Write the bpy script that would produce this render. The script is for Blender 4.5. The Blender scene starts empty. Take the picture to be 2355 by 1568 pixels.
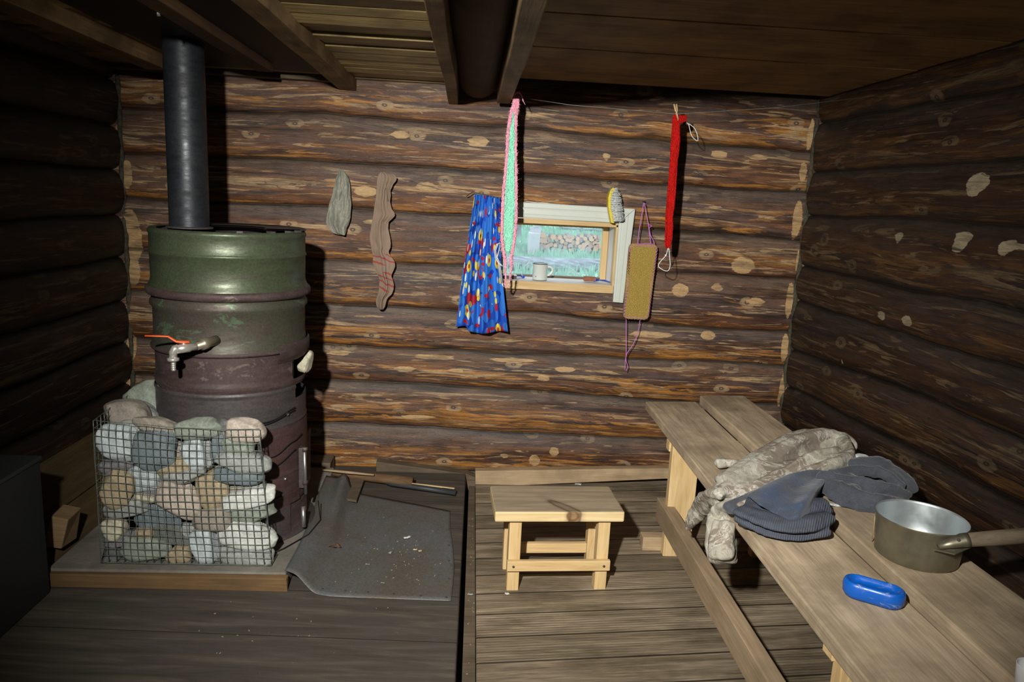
import bpy, bmesh, math, random
from mathutils import Vector, Matrix, noise
random.seed(7)
PI = math.pi
sc = bpy.context.scene
COL = sc.collection

# ------------------------------------------------------------------ camera
FPX = 1669.0
YC = Vector((-87.5, -324.0, FPX)).normalized()
DN = Vector((-431.0, 8716.0, FPX))
DN = (DN - YC * DN.dot(YC)).normalized()
XC = DN.cross(YC)
ROT = Matrix((XC, YC, -DN))
CAM = Vector((0, 0, 1.42))
cam_d = bpy.data.cameras.new('camera')
cam = bpy.data.objects.new('camera', cam_d); COL.objects.link(cam)
cam_d.sensor_width = 36.0
cam_d.lens = 36.0 * FPX / 2355.0
cam_d.clip_start = 0.02; cam_d.clip_end = 600
cx_, cy_, cz_ = ROT @ Vector((1, 0, 0)), ROT @ Vector((0, -1, 0)), ROT @ Vector((0, 0, -1))
cam.matrix_world = Matrix(((cx_.x, cy_.x, cz_.x, CAM.x), (cx_.y, cy_.y, cz_.y, CAM.y), (cx_.z, cy_.z, cz_.z, CAM.z), (0, 0, 0, 1)))
sc.camera = cam

# ------------------------------------------------------------------ world, lamp, exposure
w = bpy.data.worlds.new('overcast_sky'); sc.world = w; w.use_nodes = True
wn = w.node_tree.nodes['Background']
wn.inputs[0].default_value = (0.78, 0.90, 1.0, 1); wn.inputs[1].default_value = 3.1
sc.view_settings.view_transform = 'Standard'; sc.view_settings.look = 'None'
sc.view_settings.exposure = -0.10; sc.view_settings.gamma = 1.0
sc.view_settings.use_curve_mapping = False

LAMP = Vector((-0.37, -0.02, 1.832))
ld = bpy.data.lights.new('hand_torch', 'SPOT')
ld.energy = 720; ld.color = (1.0, 0.96, 0.89)
ld.spot_size = math.radians(84); ld.spot_blend = 1.0; ld.shadow_soft_size = 0.035
lo = bpy.data.objects.new('hand_torch', ld); COL.objects.link(lo)
lo.location = LAMP
aim = Vector((0.46, 3.6, 0.58))
lo.rotation_euler = (aim - LAMP).to_track_quat('-Z', 'Y').to_euler()


def at(px, py, X=None, Y=None, Z=None):
    """the point where the sight line through a photograph pixel meets a plane of the room"""
    r = ROT @ Vector((px - 1177.5, py - 784.0, FPX))
    if Y is not None: t = (Y - CAM.y) / r.y
    elif Z is not None: t = (Z - CAM.z) / r.z
    else: t = (X - CAM.x) / r.x
    return CAM + r * t

# ------------------------------------------------------------------ mesh helpers
class MB:
    def __init__(s): s.v = []; s.f = []; s.sm = []; s.uv = {}
    def add(s, vs, fs, smooth=False, uvs=None):
        o = len(s.v); s.v += [Vector(p) for p in vs]
        for f in fs: s.f.append(tuple(i + o for i in f)); s.sm.append(smooth)
        if uvs:
            for i, u in enumerate(uvs): s.uv[o + i] = u
        return s
    def box(s, a, b, rz=0, rx=0, ry=0, jit=0):
        a, b = Vector(a), Vector(b); c = (a + b) / 2; h = (b - a) / 2
        m = Matrix.Rotation(rz, 3, 'Z') @ Matrix.Rotation(ry, 3, 'Y') @ Matrix.Rotation(rx, 3, 'X')
        vs = []
        for x in (-1, 1):
            for y in (-1, 1):
                for z in (-1, 1):
                    vs.append(c + m @ Vector((x * h.x + random.uniform(-jit, jit), y * h.y + random.uniform(-jit, jit), z * h.z + random.uniform(-jit, jit))))
        return s.add(vs, [(0, 1, 3, 2), (4, 6, 7, 5), (0, 4, 5, 1), (2, 3, 7, 6), (0, 2, 6, 4), (1, 5, 7, 3)])
    def hexa(s, p):   # 8 points: bottom ring 0-3, top ring 4-7
        return s.add(p, [(0, 3, 2, 1), (4, 5, 6, 7), (0, 1, 5, 4), (1, 2, 6, 5), (2, 3, 7, 6), (3, 0, 4, 7)])
    def prism(s, poly, ext, smooth=False):
        n = len(poly); ext = Vector(ext); poly = [Vector(p) for p in poly]
        vs = poly + [p + ext for p in poly]
        fs = [tuple(range(n)), tuple(range(2 * n - 1, n - 1, -1))] + [(i, i + n, (i + 1) % n + n, (i + 1) % n) for i in range(n)]
        return s.add(vs, fs, smooth)
    def tube(s, pts, r, n=8, cap=True, flat=1.0, up=None):
        pts = [Vector(p) for p in pts]; k = len(pts)
        rs = r if isinstance(r, (list, tuple)) else [r] * k
        vs = []; prev = None
        for i, p in enumerate(pts):
            t = (pts[min(i + 1, k - 1)] - pts[max(i - 1, 0)]).normalized()
            if prev is None:
                a = Vector(up) if up else (Vector((0, 0, 1)) if abs(t.z) < .9 else Vector((1, 0, 0)))
            else: a = prev
            a = (a - t * a.dot(t)).normalized(); prev = a; b = t.cross(a)
            for j in range(n):
                q = 2 * PI * j / n
                vs.append(p + a * math.cos(q) * rs[i] * flat + b * math.sin(q) * rs[i])
        fs = [(i * n + j, i * n + (j + 1) % n, (i + 1) * n + (j + 1) % n, (i + 1) * n + j) for i in range(k - 1) for j in range(n)]
        if cap: fs += [tuple(range(n - 1, -1, -1)), tuple((k - 1) * n + j for j in range(n))]
        return s.add(vs, fs, True)
    def lathe(s, prof, c, n=64, a0=0, a1=2 * PI, ax=None):
        c = Vector(c); full = abs(a1 - a0 - 2 * PI) < 1e-6; m = n if full else n + 1
        vs = []
        for r, z in prof:
            for j in range(m):
                q = a0 + (a1 - a0) * j / n
                vs.append(Vector((r * math.cos(q), r * math.sin(q), z)))
        if ax is not None:
            R = Vector(ax).to_track_quat('Z', 'Y').to_matrix(); vs = [R @ v for v in vs]
        vs = [v + c for v in vs]
        fs = []
        for i in range(len(prof) - 1):
            for j in range(n if full else n):
                j2 = (j + 1) % m if full else j + 1
                fs.append((i * m + j, i * m + j2, (i + 1) * m + j2, (i + 1) * m + j))
        return s.add(vs, fs, True)
    def grid(s, P, smooth=True, uv=None, skip=None):
        nr, nc = len(P), len(P[0])
        vs = [p for row in P for p in row]
        fs = [(i * nc + j, i * nc + j + 1, (i + 1) * nc + j + 1, (i + 1) * nc + j) for i in range(nr - 1) for j in range(nc - 1) if not (skip and skip(i, j))]
        us = [u for row in uv for u in row] if uv else None
        return s.add(vs, fs, smooth, us)
    def ball(s, c, r, n=12, sc3=(1, 1, 1)):
        prof = [(max(1e-5, r * math.sin(PI * i / n)), -r * math.cos(PI * i / n)) for i in range(n + 1)]
        o = len(s.v); s.lathe(prof, (0, 0, 0), n * 2)
        for i in range(o, len(s.v)):
            v = s.v[i]; s.v[i] = Vector((v.x * sc3[0], v.y * sc3[1], v.z * sc3[2])) + Vector(c)
        return s
    def build(s, name, mat, parent=None, bevel=0, seg=2, solid=0, sub=0, weld=False):
        me = bpy.data.meshes.new(name)
        off = parent_loc(parent)
        me.from_pydata([v - off for v in s.v], [], s.f)
        me.polygons.foreach_set('use_smooth', s.sm)
        if s.uv:
            L = me.uv_layers.new(name='UVMap')
            for lp in me.loops: L.data[lp.index].uv = s.uv.get(lp.vertex_index, (0, 0))
        if weld or True:
            b = bmesh.new(); b.from_mesh(me)
            if weld: bmesh.ops.remove_doubles(b, verts=b.verts, dist=1e-5)
            if not s.uv: bmesh.ops.recalc_face_normals(b, faces=b.faces)
            b.to_mesh(me); b.free()
        me.materials.append(mat)
        o = bpy.data.objects.new(name, me); COL.objects.link(o)
        if parent: o.parent = parent
        if bevel:
            m = o.modifiers.new('b', 'BEVEL'); m.width = bevel; m.segments = seg; m.limit_method = 'ANGLE'; m.angle_limit = math.radians(35)
        if solid:
            m = o.modifiers.new('s', 'SOLIDIFY'); m.thickness = solid; m.offset = 0
        if sub:
            m = o.modifiers.new('u', 'SUBSURF'); m.levels = sub; m.render_levels = sub
        return o

def parent_loc(p):
    o = Vector((0, 0, 0))
    while p: o += p.location; p = p.parent
    return o
def tag(o, label=None, cat=None, group=None, kind=None):
    if label: o['label'] = label
    if cat: o['category'] = cat
    if group: o['group'] = group
    if kind: o['kind'] = kind
    return o
def thing(name, loc, label, cat, group=None):
    o = bpy.data.objects.new(name, None); o.empty_display_size = .05; COL.objects.link(o); o.location = loc
    return tag(o, label, cat, group)
def struct(o): o['kind'] = 'structure'; return o
def nz(p, s=1.0, o=0): return noise.noise(Vector((p[0] * s + o, p[1] * s + o * .7, p[2] * s - o)))
def lerp(a, b, t): return a + (b - a) * t
def interp(tab, x):
    if x <= tab[0][0]: return tab[0][1:]
    for a, b in zip(tab, tab[1:]):
        if x <= b[0]:
            t = (x - a[0]) / (b[0] - a[0]) if b[0] > a[0] else 0
            return tuple(lerp(p, q, t) for p, q in zip(a[1:], b[1:]))
    return tab[-1][1:]

# ------------------------------------------------------------------ material helpers
class NT:
    def __init__(s, name):
        s.m = bpy.data.materials.new(name); s.m.use_nodes = True
        s.t = s.m.node_tree; s.n = s.t.nodes; s.n.clear()
        s.out = s.n.new('ShaderNodeOutputMaterial'); s.b = s.n.new('ShaderNodeBsdfPrincipled')
        s.l(s.b.outputs[0], s.out.inputs[0]); s.b.inputs['Specular IOR Level'].default_value = .35
    def l(s, a, b): s.t.links.new(a, b)
    def put(s, sock, v):
        if hasattr(v, 'is_output') or hasattr(v, 'links'): s.l(v, sock)
        elif isinstance(v, (tuple, list)) and len(v) == 3 and sock.type == 'RGBA': sock.default_value = (*v, 1)
        else: sock.default_value = v
    def co(s, kind='Object', scale=(1, 1, 1), rot=(0, 0, 0), loc=(0, 0, 0)):
        t = s.n.new('ShaderNodeTexCoord'); m = s.n.new('ShaderNodeMapping')
        m.inputs['Scale'].default_value = scale; m.inputs['Rotation'].default_value = rot; m.inputs['Location'].default_value = loc
        s.l(t.outputs[kind], m.inputs[0]); return m.outputs[0]
    def noise(s, vec, scale=5, detail=4, rough=.55, dist=0.0):
        n = s.n.new('ShaderNodeTexNoise'); s.l(vec, n.inputs['Vector'])
        n.inputs['Scale'].default_value = scale; n.inputs['Detail'].default_value = detail
        n.inputs['Roughness'].default_value = rough; n.inputs['Distortion'].default_value = dist
        return n.outputs[0]
    def vor(s, vec, scale=5, feat='F1', out='Distance', rnd=1.0, flat=False):
        n = s.n.new('ShaderNodeTexVoronoi'); n.feature = feat
        if flat: n.voronoi_dimensions = '2D'
        s.l(vec, n.inputs['Vector'])
        n.inputs['Scale'].default_value = scale; n.inputs['Randomness'].default_value = rnd
        return n.outputs[out]
    def ramp(s, f, stops, interp='LINEAR'):
        r = s.n.new('ShaderNodeValToRGB'); s.l(f, r.inputs[0]); r.color_ramp.interpolation = interp
        e = r.color_ramp.elements
        while len(e) > 1: e.remove(e[-1])
        e[0].position = stops[0][0]; e[0].color = col4(stops[0][1])
        for p, c in stops[1:]:
            k = e.new(p); k.color = col4(c)
        return r.outputs[0]
    def mix(s, f, a, b, mode='MIX'):
        m = s.n.new('ShaderNodeMix'); m.data_type = 'RGBA'; m.blend_type = mode
        s.put(m.inputs[0], f); s.put(m.inputs[6], a); s.put(m.inputs[7], b); return m.outputs[2]
    def math(s, op, a, b=0.0, c=None):
        m = s.n.new('ShaderNodeMath'); m.operation = op; s.put(m.inputs[0], a); s.put(m.inputs[1], b)
        if c is not None: s.put(m.inputs[2], c)
        return m.outputs[0]
    def sep(s, v):
        n = s.n.new('ShaderNodeSeparateXYZ'); s.l(v, n.inputs[0]); return n.outputs
    def comb(s, x, y, z):
        n = s.n.new('ShaderNodeCombineXYZ'); s.put(n.inputs[0], x); s.put(n.inputs[1], y); s.put(n.inputs[2], z); return n.outputs[0]
    def attr(s, name):
        n = s.n.new('ShaderNodeAttribute'); n.attribute_name = name; return n.outputs['Fac']
    def bump(s, h, strength=.3, dist=.01):
        b = s.n.new('ShaderNodeBump'); s.l(h, b.inputs['Height']); b.inputs['Strength'].default_value = strength; b.inputs['Distance'].default_value = dist
        s.l(b.outputs[0], s.b.inputs['Normal'])
    def fin(s, col=None, rough=None, metal=None, spec=None):
        if col is not None: s.put(s.b.inputs['Base Color'], col)
        if rough is not None: s.put(s.b.inputs['Roughness'], rough)
        if metal is not None: s.put(s.b.inputs['Metallic'], metal)
        if spec is not None: s.b.inputs['Specular IOR Level'].default_value = spec
        return s.m
def col4(c): return (c, c, c, 1) if isinstance(c, (int, float)) else (*c, 1)

def wood(name, lo_, hi, axis='X', rough=.75, dirt=None, dirt_amt=.5, fine=1.0, knots=True, spec=.25, bumpy=.25, seed=0):
    """sawn softwood: grain stretched along one axis, knots and grime"""
    N = NT(name)
    sx = {'X': (.9, 9, 9), 'Y': (9, .9, 9), 'Z': (9, 9, .9)}[axis]
    c = N.co('Object', tuple(v * fine for v in sx), loc=(seed * 3.1, seed * 1.7, seed * .9))
    g = N.noise(c, 3.2, 6, .6, 1.2)
    g2 = N.noise(N.co('Object', tuple(v * fine * (5 if v > 2 else 1.5) for v in sx), loc=(seed, 0, seed)), 3.5, 4, .6)
    base = N.ramp(N.math('ADD', N.math('MULTIPLY', g, .65), N.math('MULTIPLY', g2, .35)), [(.3, lo_), (.5, tuple((a + b) / 2 for a, b in zip(lo_, hi))), (.7, hi)])
    if knots:
        kc = N.co('Object', {'X': (1.6, 5, 5), 'Y': (5, 1.6, 5), 'Z': (5, 5, 1.6)}[axis], loc=(seed * 2.3, seed, .37))
        k = N.vor(kc, 1.1)
        kn = N.ramp(k, [(.0, 1.0), (.055, .9), (.085, .25), (.16, 0.0)])
        base = N.mix(N.math('MULTIPLY', kn, .75), base, tuple(v * .28 for v in lo_))
    if dirt:
        d = N.noise(N.co('Object', (3, 3, 3), loc=(seed * 5, 2, 1)), 1.6, 5, .6)
        base = N.mix(N.math('MULTIPLY', N.ramp(d, [(.42, 0.0), (.62, 1.0)]), dirt_amt), base, dirt)
    N.bump(g2, bumpy, .004)
    return N.fin(base, rough, 0, spec)

def plain(name, col, rough=.6, metal=0.0, spec=.35, var=.25, vs=25, bump=0, bs=60):
    N = NT(name)
    n = N.noise(N.co('Object'), vs, 5, .6)
    c = N.mix(n, tuple(v * (1 - var) for v in col), tuple(min(1, v * (1 + var)) for v in col))
    if bump: N.bump(N.noise(N.co('Object'), bs, 4, .6), bump, .004)
    return N.fin(c, rough, metal, spec)

def log_material(name, tone=1.0, peel_col=(.45, .34, .20), seed=0, warm=1.0):
    """barked and half peeled spruce logs; UV u runs along the log in metres, v = log number + height on the log"""
    N = NT(name)
    tc = N.n.new('ShaderNodeTexCoord'); sp = N.sep(tc.outputs['UV']); u, v = sp[0], sp[1]
    t = N.math('FRACT', v); idx = N.math('FLOOR', v)
    row = N.math('MULTIPLY', idx, 7.31)
    uu = N.math('ADD', u, row)
    def V(su, sv, z=0.0): return N.comb(N.math('MULTIPLY', uu, su), N.math('MULTIPLY', v, sv), float(z + seed))
    big = N.noise(V(.55, 1.6), 1.0, 6, .6, .8)
    base = N.ramp(big, [(.32, (.034, .013, .007)), (.42, (.062, .023, .010)), (.52, (.105, .041, .015)), (.62, (.140, .058, .020)), (.74, (.18, .085, .032))])
    # smooth purplish bark, painted denser on each crown as lamp light there
    pr = N.math('ADD', N.noise(V(.8, 2.6, 4), 1.2, 5, .6, .9), N.math('MULTIPLY', N.math('SUBTRACT', t, .5), .16))
    base = N.mix(N.math('MULTIPLY', N.ramp(pr, [(.46, 0.0), (.55, 1.0)]), .6), base, N.mix(N.noise(V(2, 8, 70), 2, 4), (.062, .039, .036), (.120, .077, .066)))
    dk = N.noise(V(.7, 4.6, 57), 1.2, 5, .7, .6)
    base = N.mix(N.math('MULTIPLY', N.ramp(dk, [(.54, 0.0), (.59, 1.0)]), .85), base, (.022, .012, .009))
    # long blotches of orange inner bark with ragged ends, mostly on the belly
    st = N.math('ADD', N.noise(V(1.05, 3.9, 9), 1.5, 7, .66, 1.6), N.math('MULTIPLY', N.math('SUBTRACT', N.noise(V(.5, 1.0, 19), 1.0, 2), .5), .35))
    low = N.ramp(t, [(.0, .3), (.08, .95), (.42, .9), (.60, .3), (1.0, 0.05)])
    stm = N.math('MULTIPLY', N.ramp(st, [(.53, 0.0), (.555, 1.0)]), low)
    base = N.mix(N.math('MULTIPLY', stm, .92 * warm), base, N.mix(N.ramp(N.noise(V(1.6, 7, 2), 2, 5, .65, .6), [(.4, 0.0), (.6, 1.0)]), (.17, .062, .010), (.40, .18, .030)))
    # pale scraped flats
    fl = N.noise(V(1.15, 3.3, 15), 1.6, 6, .62, 1.4)
    flm = N.ramp(fl, [(.575, 0.0), (.588, 1.0)])
    band = N.ramp(t, [(.06, 0.0), (.2, 1.0), (.8, 1.0), (.93, 0.0)])
    base = N.mix(N.math('MULTIPLY', N.math('MULTIPLY', flm, band), .85), base, N.mix(N.ramp(N.noise(V(3, 18, 3), 2, 5, .65), [(.38, 0.0), (.62, 1.0)]), (.17, .105, .055), (.42, .29, .145)))
    fl3 = N.noise(V(2.1, 6, 61), 1.7, 4, .55, .8)
    base = N.mix(N.math('MULTIPLY', N.math('MULTIPLY', N.ramp(fl3, [(.63, 0.0), (.64, 1.0)]), band), .85), base, (.36, .23, .11))
    # knots
    kv = N.vor(V(1.7, .62, 22), 1.3, flat=True)
    kr = N.ramp(kv, [(.0, .1), (.010, .2), (.016, .95), (.024, .95), (.030, .2), (.05, 0.0)])
    kv2 = N.math('ADD', kv, N.math('MULTIPLY', N.math('SUBTRACT', N.noise(V(5, 5, 90), 1.6, 4), .5), .09))
    halo = N.ramp(kv2, [(.05, 1.0), (.085, .85), (.095, 0.0)])
    base = N.mix(N.math('MULTIPLY', N.math('MULTIPLY', halo, N.ramp(fl, [(.40, 0.0), (.46, 1.0)])), .75), base, (.33, .23, .125))
    base = N.mix(kr, base, (.04, .02, .012))
    # grey weathered shoulder
    gt = N.ramp(N.math('ADD', t, N.math('MULTIPLY', N.math('SUBTRACT', N.noise(V(1.6, 5, 31), 1.5, 5, .65), .5), .9)), [(.66, 0.0), (.95, 1.0)])
    base = N.mix(N.math('MULTIPLY', gt, .5), base, (.080, .070, .056))
    # hand-made peeled spots
    pe = N.math('ADD', N.attr('peel'), N.math('MULTIPLY', N.math('SUBTRACT', N.noise(V(9, 9, 5), 2.2, 4), .5), .55))
    pm = N.ramp(pe, [(.48, 0.0), (.54, 1.0)])
    base = N.mix(N.math('MULTIPLY', pm, .93), base, N.mix(N.noise(V(10, 26, 5), 2, 4), tuple(x * .7 for x in peel_col), peel_col))
    # fine grain
    fg = N.noise(V(9, 34, 2), 2.0, 5, .7)
    fg2 = N.noise(V(30, 40, 6), 2.0, 5, .7)
    base = N.mix(1.0, base, N.ramp(fg, [(.3, .74), (.62, 1.15)]), 'MULTIPLY')
    base = N.mix(1.0, base, N.ramp(fg2, [(.3, .72), (.7, 1.25)]), 'MULTIPLY')
    blot = N.noise(V(2.2, 3.4, 83), 2.0, 5, .7, 1.0)
    base = N.mix(1.0, base, N.ramp(blot, [(.38, .55), (.56, 1.15)]), 'MULTIPLY')
    seam = N.ramp(N.math('PINGPONG', t, .5), [(.0, .10), (.02, .45), (.055, 1.0)])
    base = N.mix(1.0, base, N.mix(seam, (.25, .27, .22), (1, 1, 1)), 'MULTIPLY')
    # drying cracks
    cr = N.math('ABSOLUTE', N.math('SUBTRACT', N.noise(V(.55, 2.2, 41), 1.0, 3, .5, .3), .5))
    base = N.mix(N.ramp(cr, [(.0, .85), (.0035, .0)]), base, (.015, .009, .006))
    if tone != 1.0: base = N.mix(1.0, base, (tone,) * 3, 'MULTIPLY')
    N.bump(N.math('ADD', N.math('MULTIPLY', fg, .6), N.math('ADD', N.math('MULTIPLY', pm, .5), N.math('MULTIPLY', big, .8))), .38, .008)
    return N.fin(base, N.ramp(big, [(.3, .42), (.7, .66)]), 0, .45)

M = {}
M['log'] = log_material('log_wood', 1.0, (.46, .30, .14))
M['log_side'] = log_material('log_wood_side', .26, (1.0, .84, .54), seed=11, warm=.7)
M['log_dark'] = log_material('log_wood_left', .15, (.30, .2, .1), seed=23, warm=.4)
M['pine'] = wood('fresh_pine', (.42, .27, .11), (.66, .50, .27), 'X', .6, None, knots=False, fine=1.2)
M['pine_z'] = wood('fresh_pine_upright', (.42, .27, .11), (.66, .50, .27), 'Z', .6, None, knots=False, fine=1.2)
M['pine_orange'] = wood('orange_pine', (.42, .22, .08), (.62, .38, .17), 'Z', .6, None, knots=False)
M['bench'] = wood('bench_board', (.24, .185, .12), (.60, .48, .335), 'Y', .7, (.20, .155, .10), .65, seed=2)
M['rail'] = wood('bench_rail', (.21, .15, .095), (.38, .29, .18), 'Y', .7, (.13, .09, .055), .3, seed=5, knots=False)
M['ceil_l'] = wood('ceiling_plank', (.16, .11, .04), (.50, .38, .16), 'X', .45, (.05, .032, .015), .55, seed=4, spec=.5, bumpy=.5)
M['ceil_r'] = wood('ceiling_board', (.19, .11, .042), (.36, .225, .10), 'X', .7, (.07, .04, .02), .5, seed=8)
M['beam'] = wood('ceiling_beam', (.16, .10, .045), (.36, .25, .125), 'Y', .65, (.06, .035, .018), .6, seed=9)
M['dark_beam'] = wood('sooty_log', (.055, .030, .014), (.12, .065, .03), 'Y', .8, (.03, .017, .01), .6, seed=3)
M['base_b'] = wood('base_board', (.30, .21, .12), (.50, .38, .235), 'X', .7, (.14, .09, .05), .4, seed=6)
M['grey_b'] = wood('grey_board', (.07, .052, .035), (.17, .13, .085), 'X', .8, (.05, .038, .025), .5, seed=7)
M['hearth_edge'] = wood('hearth_edge_board', (.09, .052, .022), (.19, .115, .05), 'X', .7, (.08, .05, .03), .5, seed=12, knots=False)

# ================================================================== SETTING
# --- log walls
def log_wall(name, joints, org, du, dn, u0, u1, z0, z1, mat, step=.011, bulge=.05, groove=0.0, spots=(), hole=None, vflip=False):
    """joints: list from top to bottom, each a table [(u, z), ...]"""
    org, du, dn = Vector(org), Vector(du), Vector(dn)
    nu = int((u1 - u0) / step) + 1
    rows = []; per = 15
    seq = joints
    ts = [0.5 - 0.5 * math.cos(PI * k / per) for k in range(per + 1)]
    P, UV, PE = [], [], []
    K = len(seq) - 1
    for k in range(K):                     # log k between joint k (top) and k+1 (bottom)
        for q, tt in enumerate(ts[:-1] if k < K - 1 else ts):
            rowp, rowu, rowe = [], [], []
            for i in range(nu):
                u = u0 + (u1 - u0) * i / (nu - 1)
                zt = interp(seq[k], u)[0] + .012 * nz((u * 2.2, k * 5.1, 0))+ .004 * nz((u * 9, k * 3.1, 3))
                zb = interp(seq[k + 1], u)[0] + .012 * nz((u * 2.2, (k + 1) * 5.1, 0))+ .004 * nz((u * 9, (k + 1) * 3.1, 3))
                z = lerp(zt, zb, tt)
                s_ = 1 - (2 * tt - 1) ** 2
                d = bulge * (1 - abs(2 * tt - 1) ** 2.6) ** .55 * (1 + .25 * nz((u * .9, k * 9.7, 7)))
                d += .006 * nz((u * 4, z * 14, k * 3)) * min(1, s_ * 4) + .0025 * nz((u * 18, z * 30, k))
                p = org + du * u + dn * d; p.z = z
                rowp.append(p); rowu.append((u, (K - 1 - k) + max(.002, min(.998, 1 - tt))))
                e = 0.0
                for (su, sz, ru, rz) in spots:
                    dd = ((u - su) / ru) ** 2 + ((z - sz) / rz) ** 2
                    if dd < 4: e = max(e, 1.0 - .5 * dd)
                rowe.append(e)
            P.append(rowp); UV.append(rowu); PE.append(rowe)
    nc = nu
    def skip(i, j):
        if not hole: return False
        a, b = P[i][j], P[i + 1][j + 1]
        um = ((a + b) / 2 - org).dot(du); zm = (a.z + b.z) / 2
        return hole[0] < um < hole[1] and hole[2] < zm < hole[3]
    mb = MB(); mb.grid(P, True, UV, skip)
    o = mb.build(name, mat)
    a = o.data.attributes.new('peel', 'FLOAT', 'POINT')
    a.data.foreach_set('value', [e for r in PE for e in r])
    return struct(o)

BJ = [  # back wall seams measured at five places along the wall
    (150, 160, 178, 186, 212), (247, 262, 299, 320, 347), (352, 367, 402, 422, 440), (456, 474, 506, 527, 547), (573, 596, 615, 625, 640),
    (665, 697, 722, 745, 764), (777, 791, 815, 824, 840), (860, 873, 897, 919, 935), (955, 972, 997, 1010, 1030),
    (1075, 1079, 1088, 1098, 1110), (1140, 1150, 1180, 1190, 1200)]
jt = []
for r in BJ:
    tab = []
    for px, py in zip((300, 750, 1250, 1500, 1840), r):
        p = at(px, py, Y=3.6); tab.append((p.x, p.z))
    jt.append(tab)
bspots = []
def bs(px, py, rx, ry):
    p = at(px, py, Y=3.58); bspots.append((p.x, p.z, rx * .00222, ry * .00222))
for a in [(1866, 310, 7, 36), (1849, 395, 9, 22), (1835, 505, 11, 44), (1818, 690, 9, 42), (1806, 800, 9, 34), (1800, 900, 9, 40), (1838, 600, 6, 30),
          (300, 545, 22, 60), (302, 625, 18, 30), (290, 400, 12, 30), (300, 800, 12, 30), (296, 880, 8, 40), (270, 330, 8, 40),
          (1300, 850, 26, 8), (1180, 830, 60, 6), (1000, 822, 60, 5), (1395, 360, 10, 8), (1655, 355, 20, 9), (1745, 362, 22, 7),
          (1710, 610, 27, 20), (1565, 668, 20, 16), (1650, 660, 16, 8), (1740, 690, 26, 8), (1500, 770, 60, 7), (1630, 772, 18, 11),
          (1050, 850, 24, 5), (930, 850, 30, 6), (1230, 1060, 14, 14), (1275, 1040, 12, 12), (1160, 1050, 10, 7), (1100, 325, 24, 12), (920, 310, 22, 9),
          (980, 430, 28, 10), (840, 440, 26, 12), (1250, 870, 16, 8), (960, 960, 40, 7), (780, 812, 30, 5), (860, 510, 26, 5)]: bs(*a)
WX0, WX1, WZ0, WZ1 = .12, .745, 1.0, 1.375
log_wall('wall_back', jt, (0, 3.612, 0), (1, 0, 0), (0, -1, 0), -1.80, 1.80, 0, 2.05, M['log'], spots=bspots, hole=(WX0, WX1, WZ0, WZ1), bulge=.024)

RJ = [[(1887, 150), (2084, 95), (2355, 20)], [(1887, 281), (2084, 246), (2355, 196)], [(1880, 394), (2100, 380), (2355, 362)], [(1860, 495), (2100, 503), (2355, 515)],
      [(1853, 612), (2068, 660), (2355, 716)], [(1850, 695), (2068, 762), (2355, 848)], [(1823, 803), (2021, 873), (2355, 1010)],
      [(1813, 886), (2135, 1047), (2355, 1160)], [(1808, 978), (2150, 1168), (2355, 1290)], [(1800, 1075), (2150, 1310), (2355, 1450)]]
jr = []
for r in RJ:
    tab = sorted((at(px, py, X=1.667).y, at(px, py, X=1.667).z) for px, py in r)
    s1 = (tab[-1][1] - tab[0][1]) / (tab[-1][0] - tab[0][0])
    tab = [(-.6, tab[0][1] - .3 * s1)] + tab
    jr.append(tab)
jr.append([(0, .0), (3.6, .0)]); jr.append([(0, -.12), (3.6, -.12)])
rspots = []
for px, py, ry, rz in [(2243, 418, .055, .03), (2232, 433, .035, .03), (2056, 545, .03, .018), (2052, 562, .02, .012), (2203, 545, .05, .022), (2192, 572, .032, .016),
                       (2313, 562, .06, .016), (2296, 572, .032, .02), (2345, 565, .04, .006), (2016, 725, .03, .02), (2076, 737, .035, .02), (1925, 832, .010, .012)]:
    p = at(px, py, X=1.63); rspots.append((p.y, p.z, ry, rz))
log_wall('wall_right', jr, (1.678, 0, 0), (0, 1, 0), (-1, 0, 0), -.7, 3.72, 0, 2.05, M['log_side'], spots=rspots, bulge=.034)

jl = [[(-1, 2.08), (4, 2.10)]]
for k in range(10):
    z = 1.88 - .205 * k; jl.append([(-1, z + .02), (1.5, z - .015 * (k % 2)), (4, z + .01)])
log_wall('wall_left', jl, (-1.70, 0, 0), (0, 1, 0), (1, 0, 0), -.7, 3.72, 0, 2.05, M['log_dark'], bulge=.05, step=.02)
# front wall behind the camera, with a doorway on the left
mb = MB(); mb.box((-1.75, -.85, -.1), (-1.35, -.7, 2.1)); mb.box((-.75, -.85, -.1), (1.8, -.7, 2.1)); mb.box((-1.35, -.85, 1.75), (-.75, -.7, 2.1))
struct(mb.build('wall_front', M['dark_beam']))
mb = MB(); mb.box((-1.35, -.76, -.08), (-.75, -.73, 1.75)); struct(mb.build('door_1', M['grey_b']))

# moss caulking in the two far corners
def caulk(name, x, sgn):
    mb = MB(); pts = []
    for i in range(90):
        z = -.02 + 2.0 * i / 89
        pts.append(Vector((x + sgn * .006 * nz((z * 9, 1, sgn)), 3.592 + .006 * nz((z * 12, 4, 2)), z)))
    mb.tube(pts, [.012 + .008 * nz((p.z * 16, 3, sgn * 5)) for p in pts], 7)
    N = NT('moss_caulk'); n = N.noise(N.co('Object'), 45, 5, .7)
    m = N.fin(N.ramp(n, [(.3, (.02, .018, .012)), (.7, (.095, .085, .058))]), .95); N.bump(n, .8, .01)
    return struct(mb.build(name, m))
caulk('trim_1', 1.652, 1); caulk('trim_2', -1.655, -1)

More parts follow.
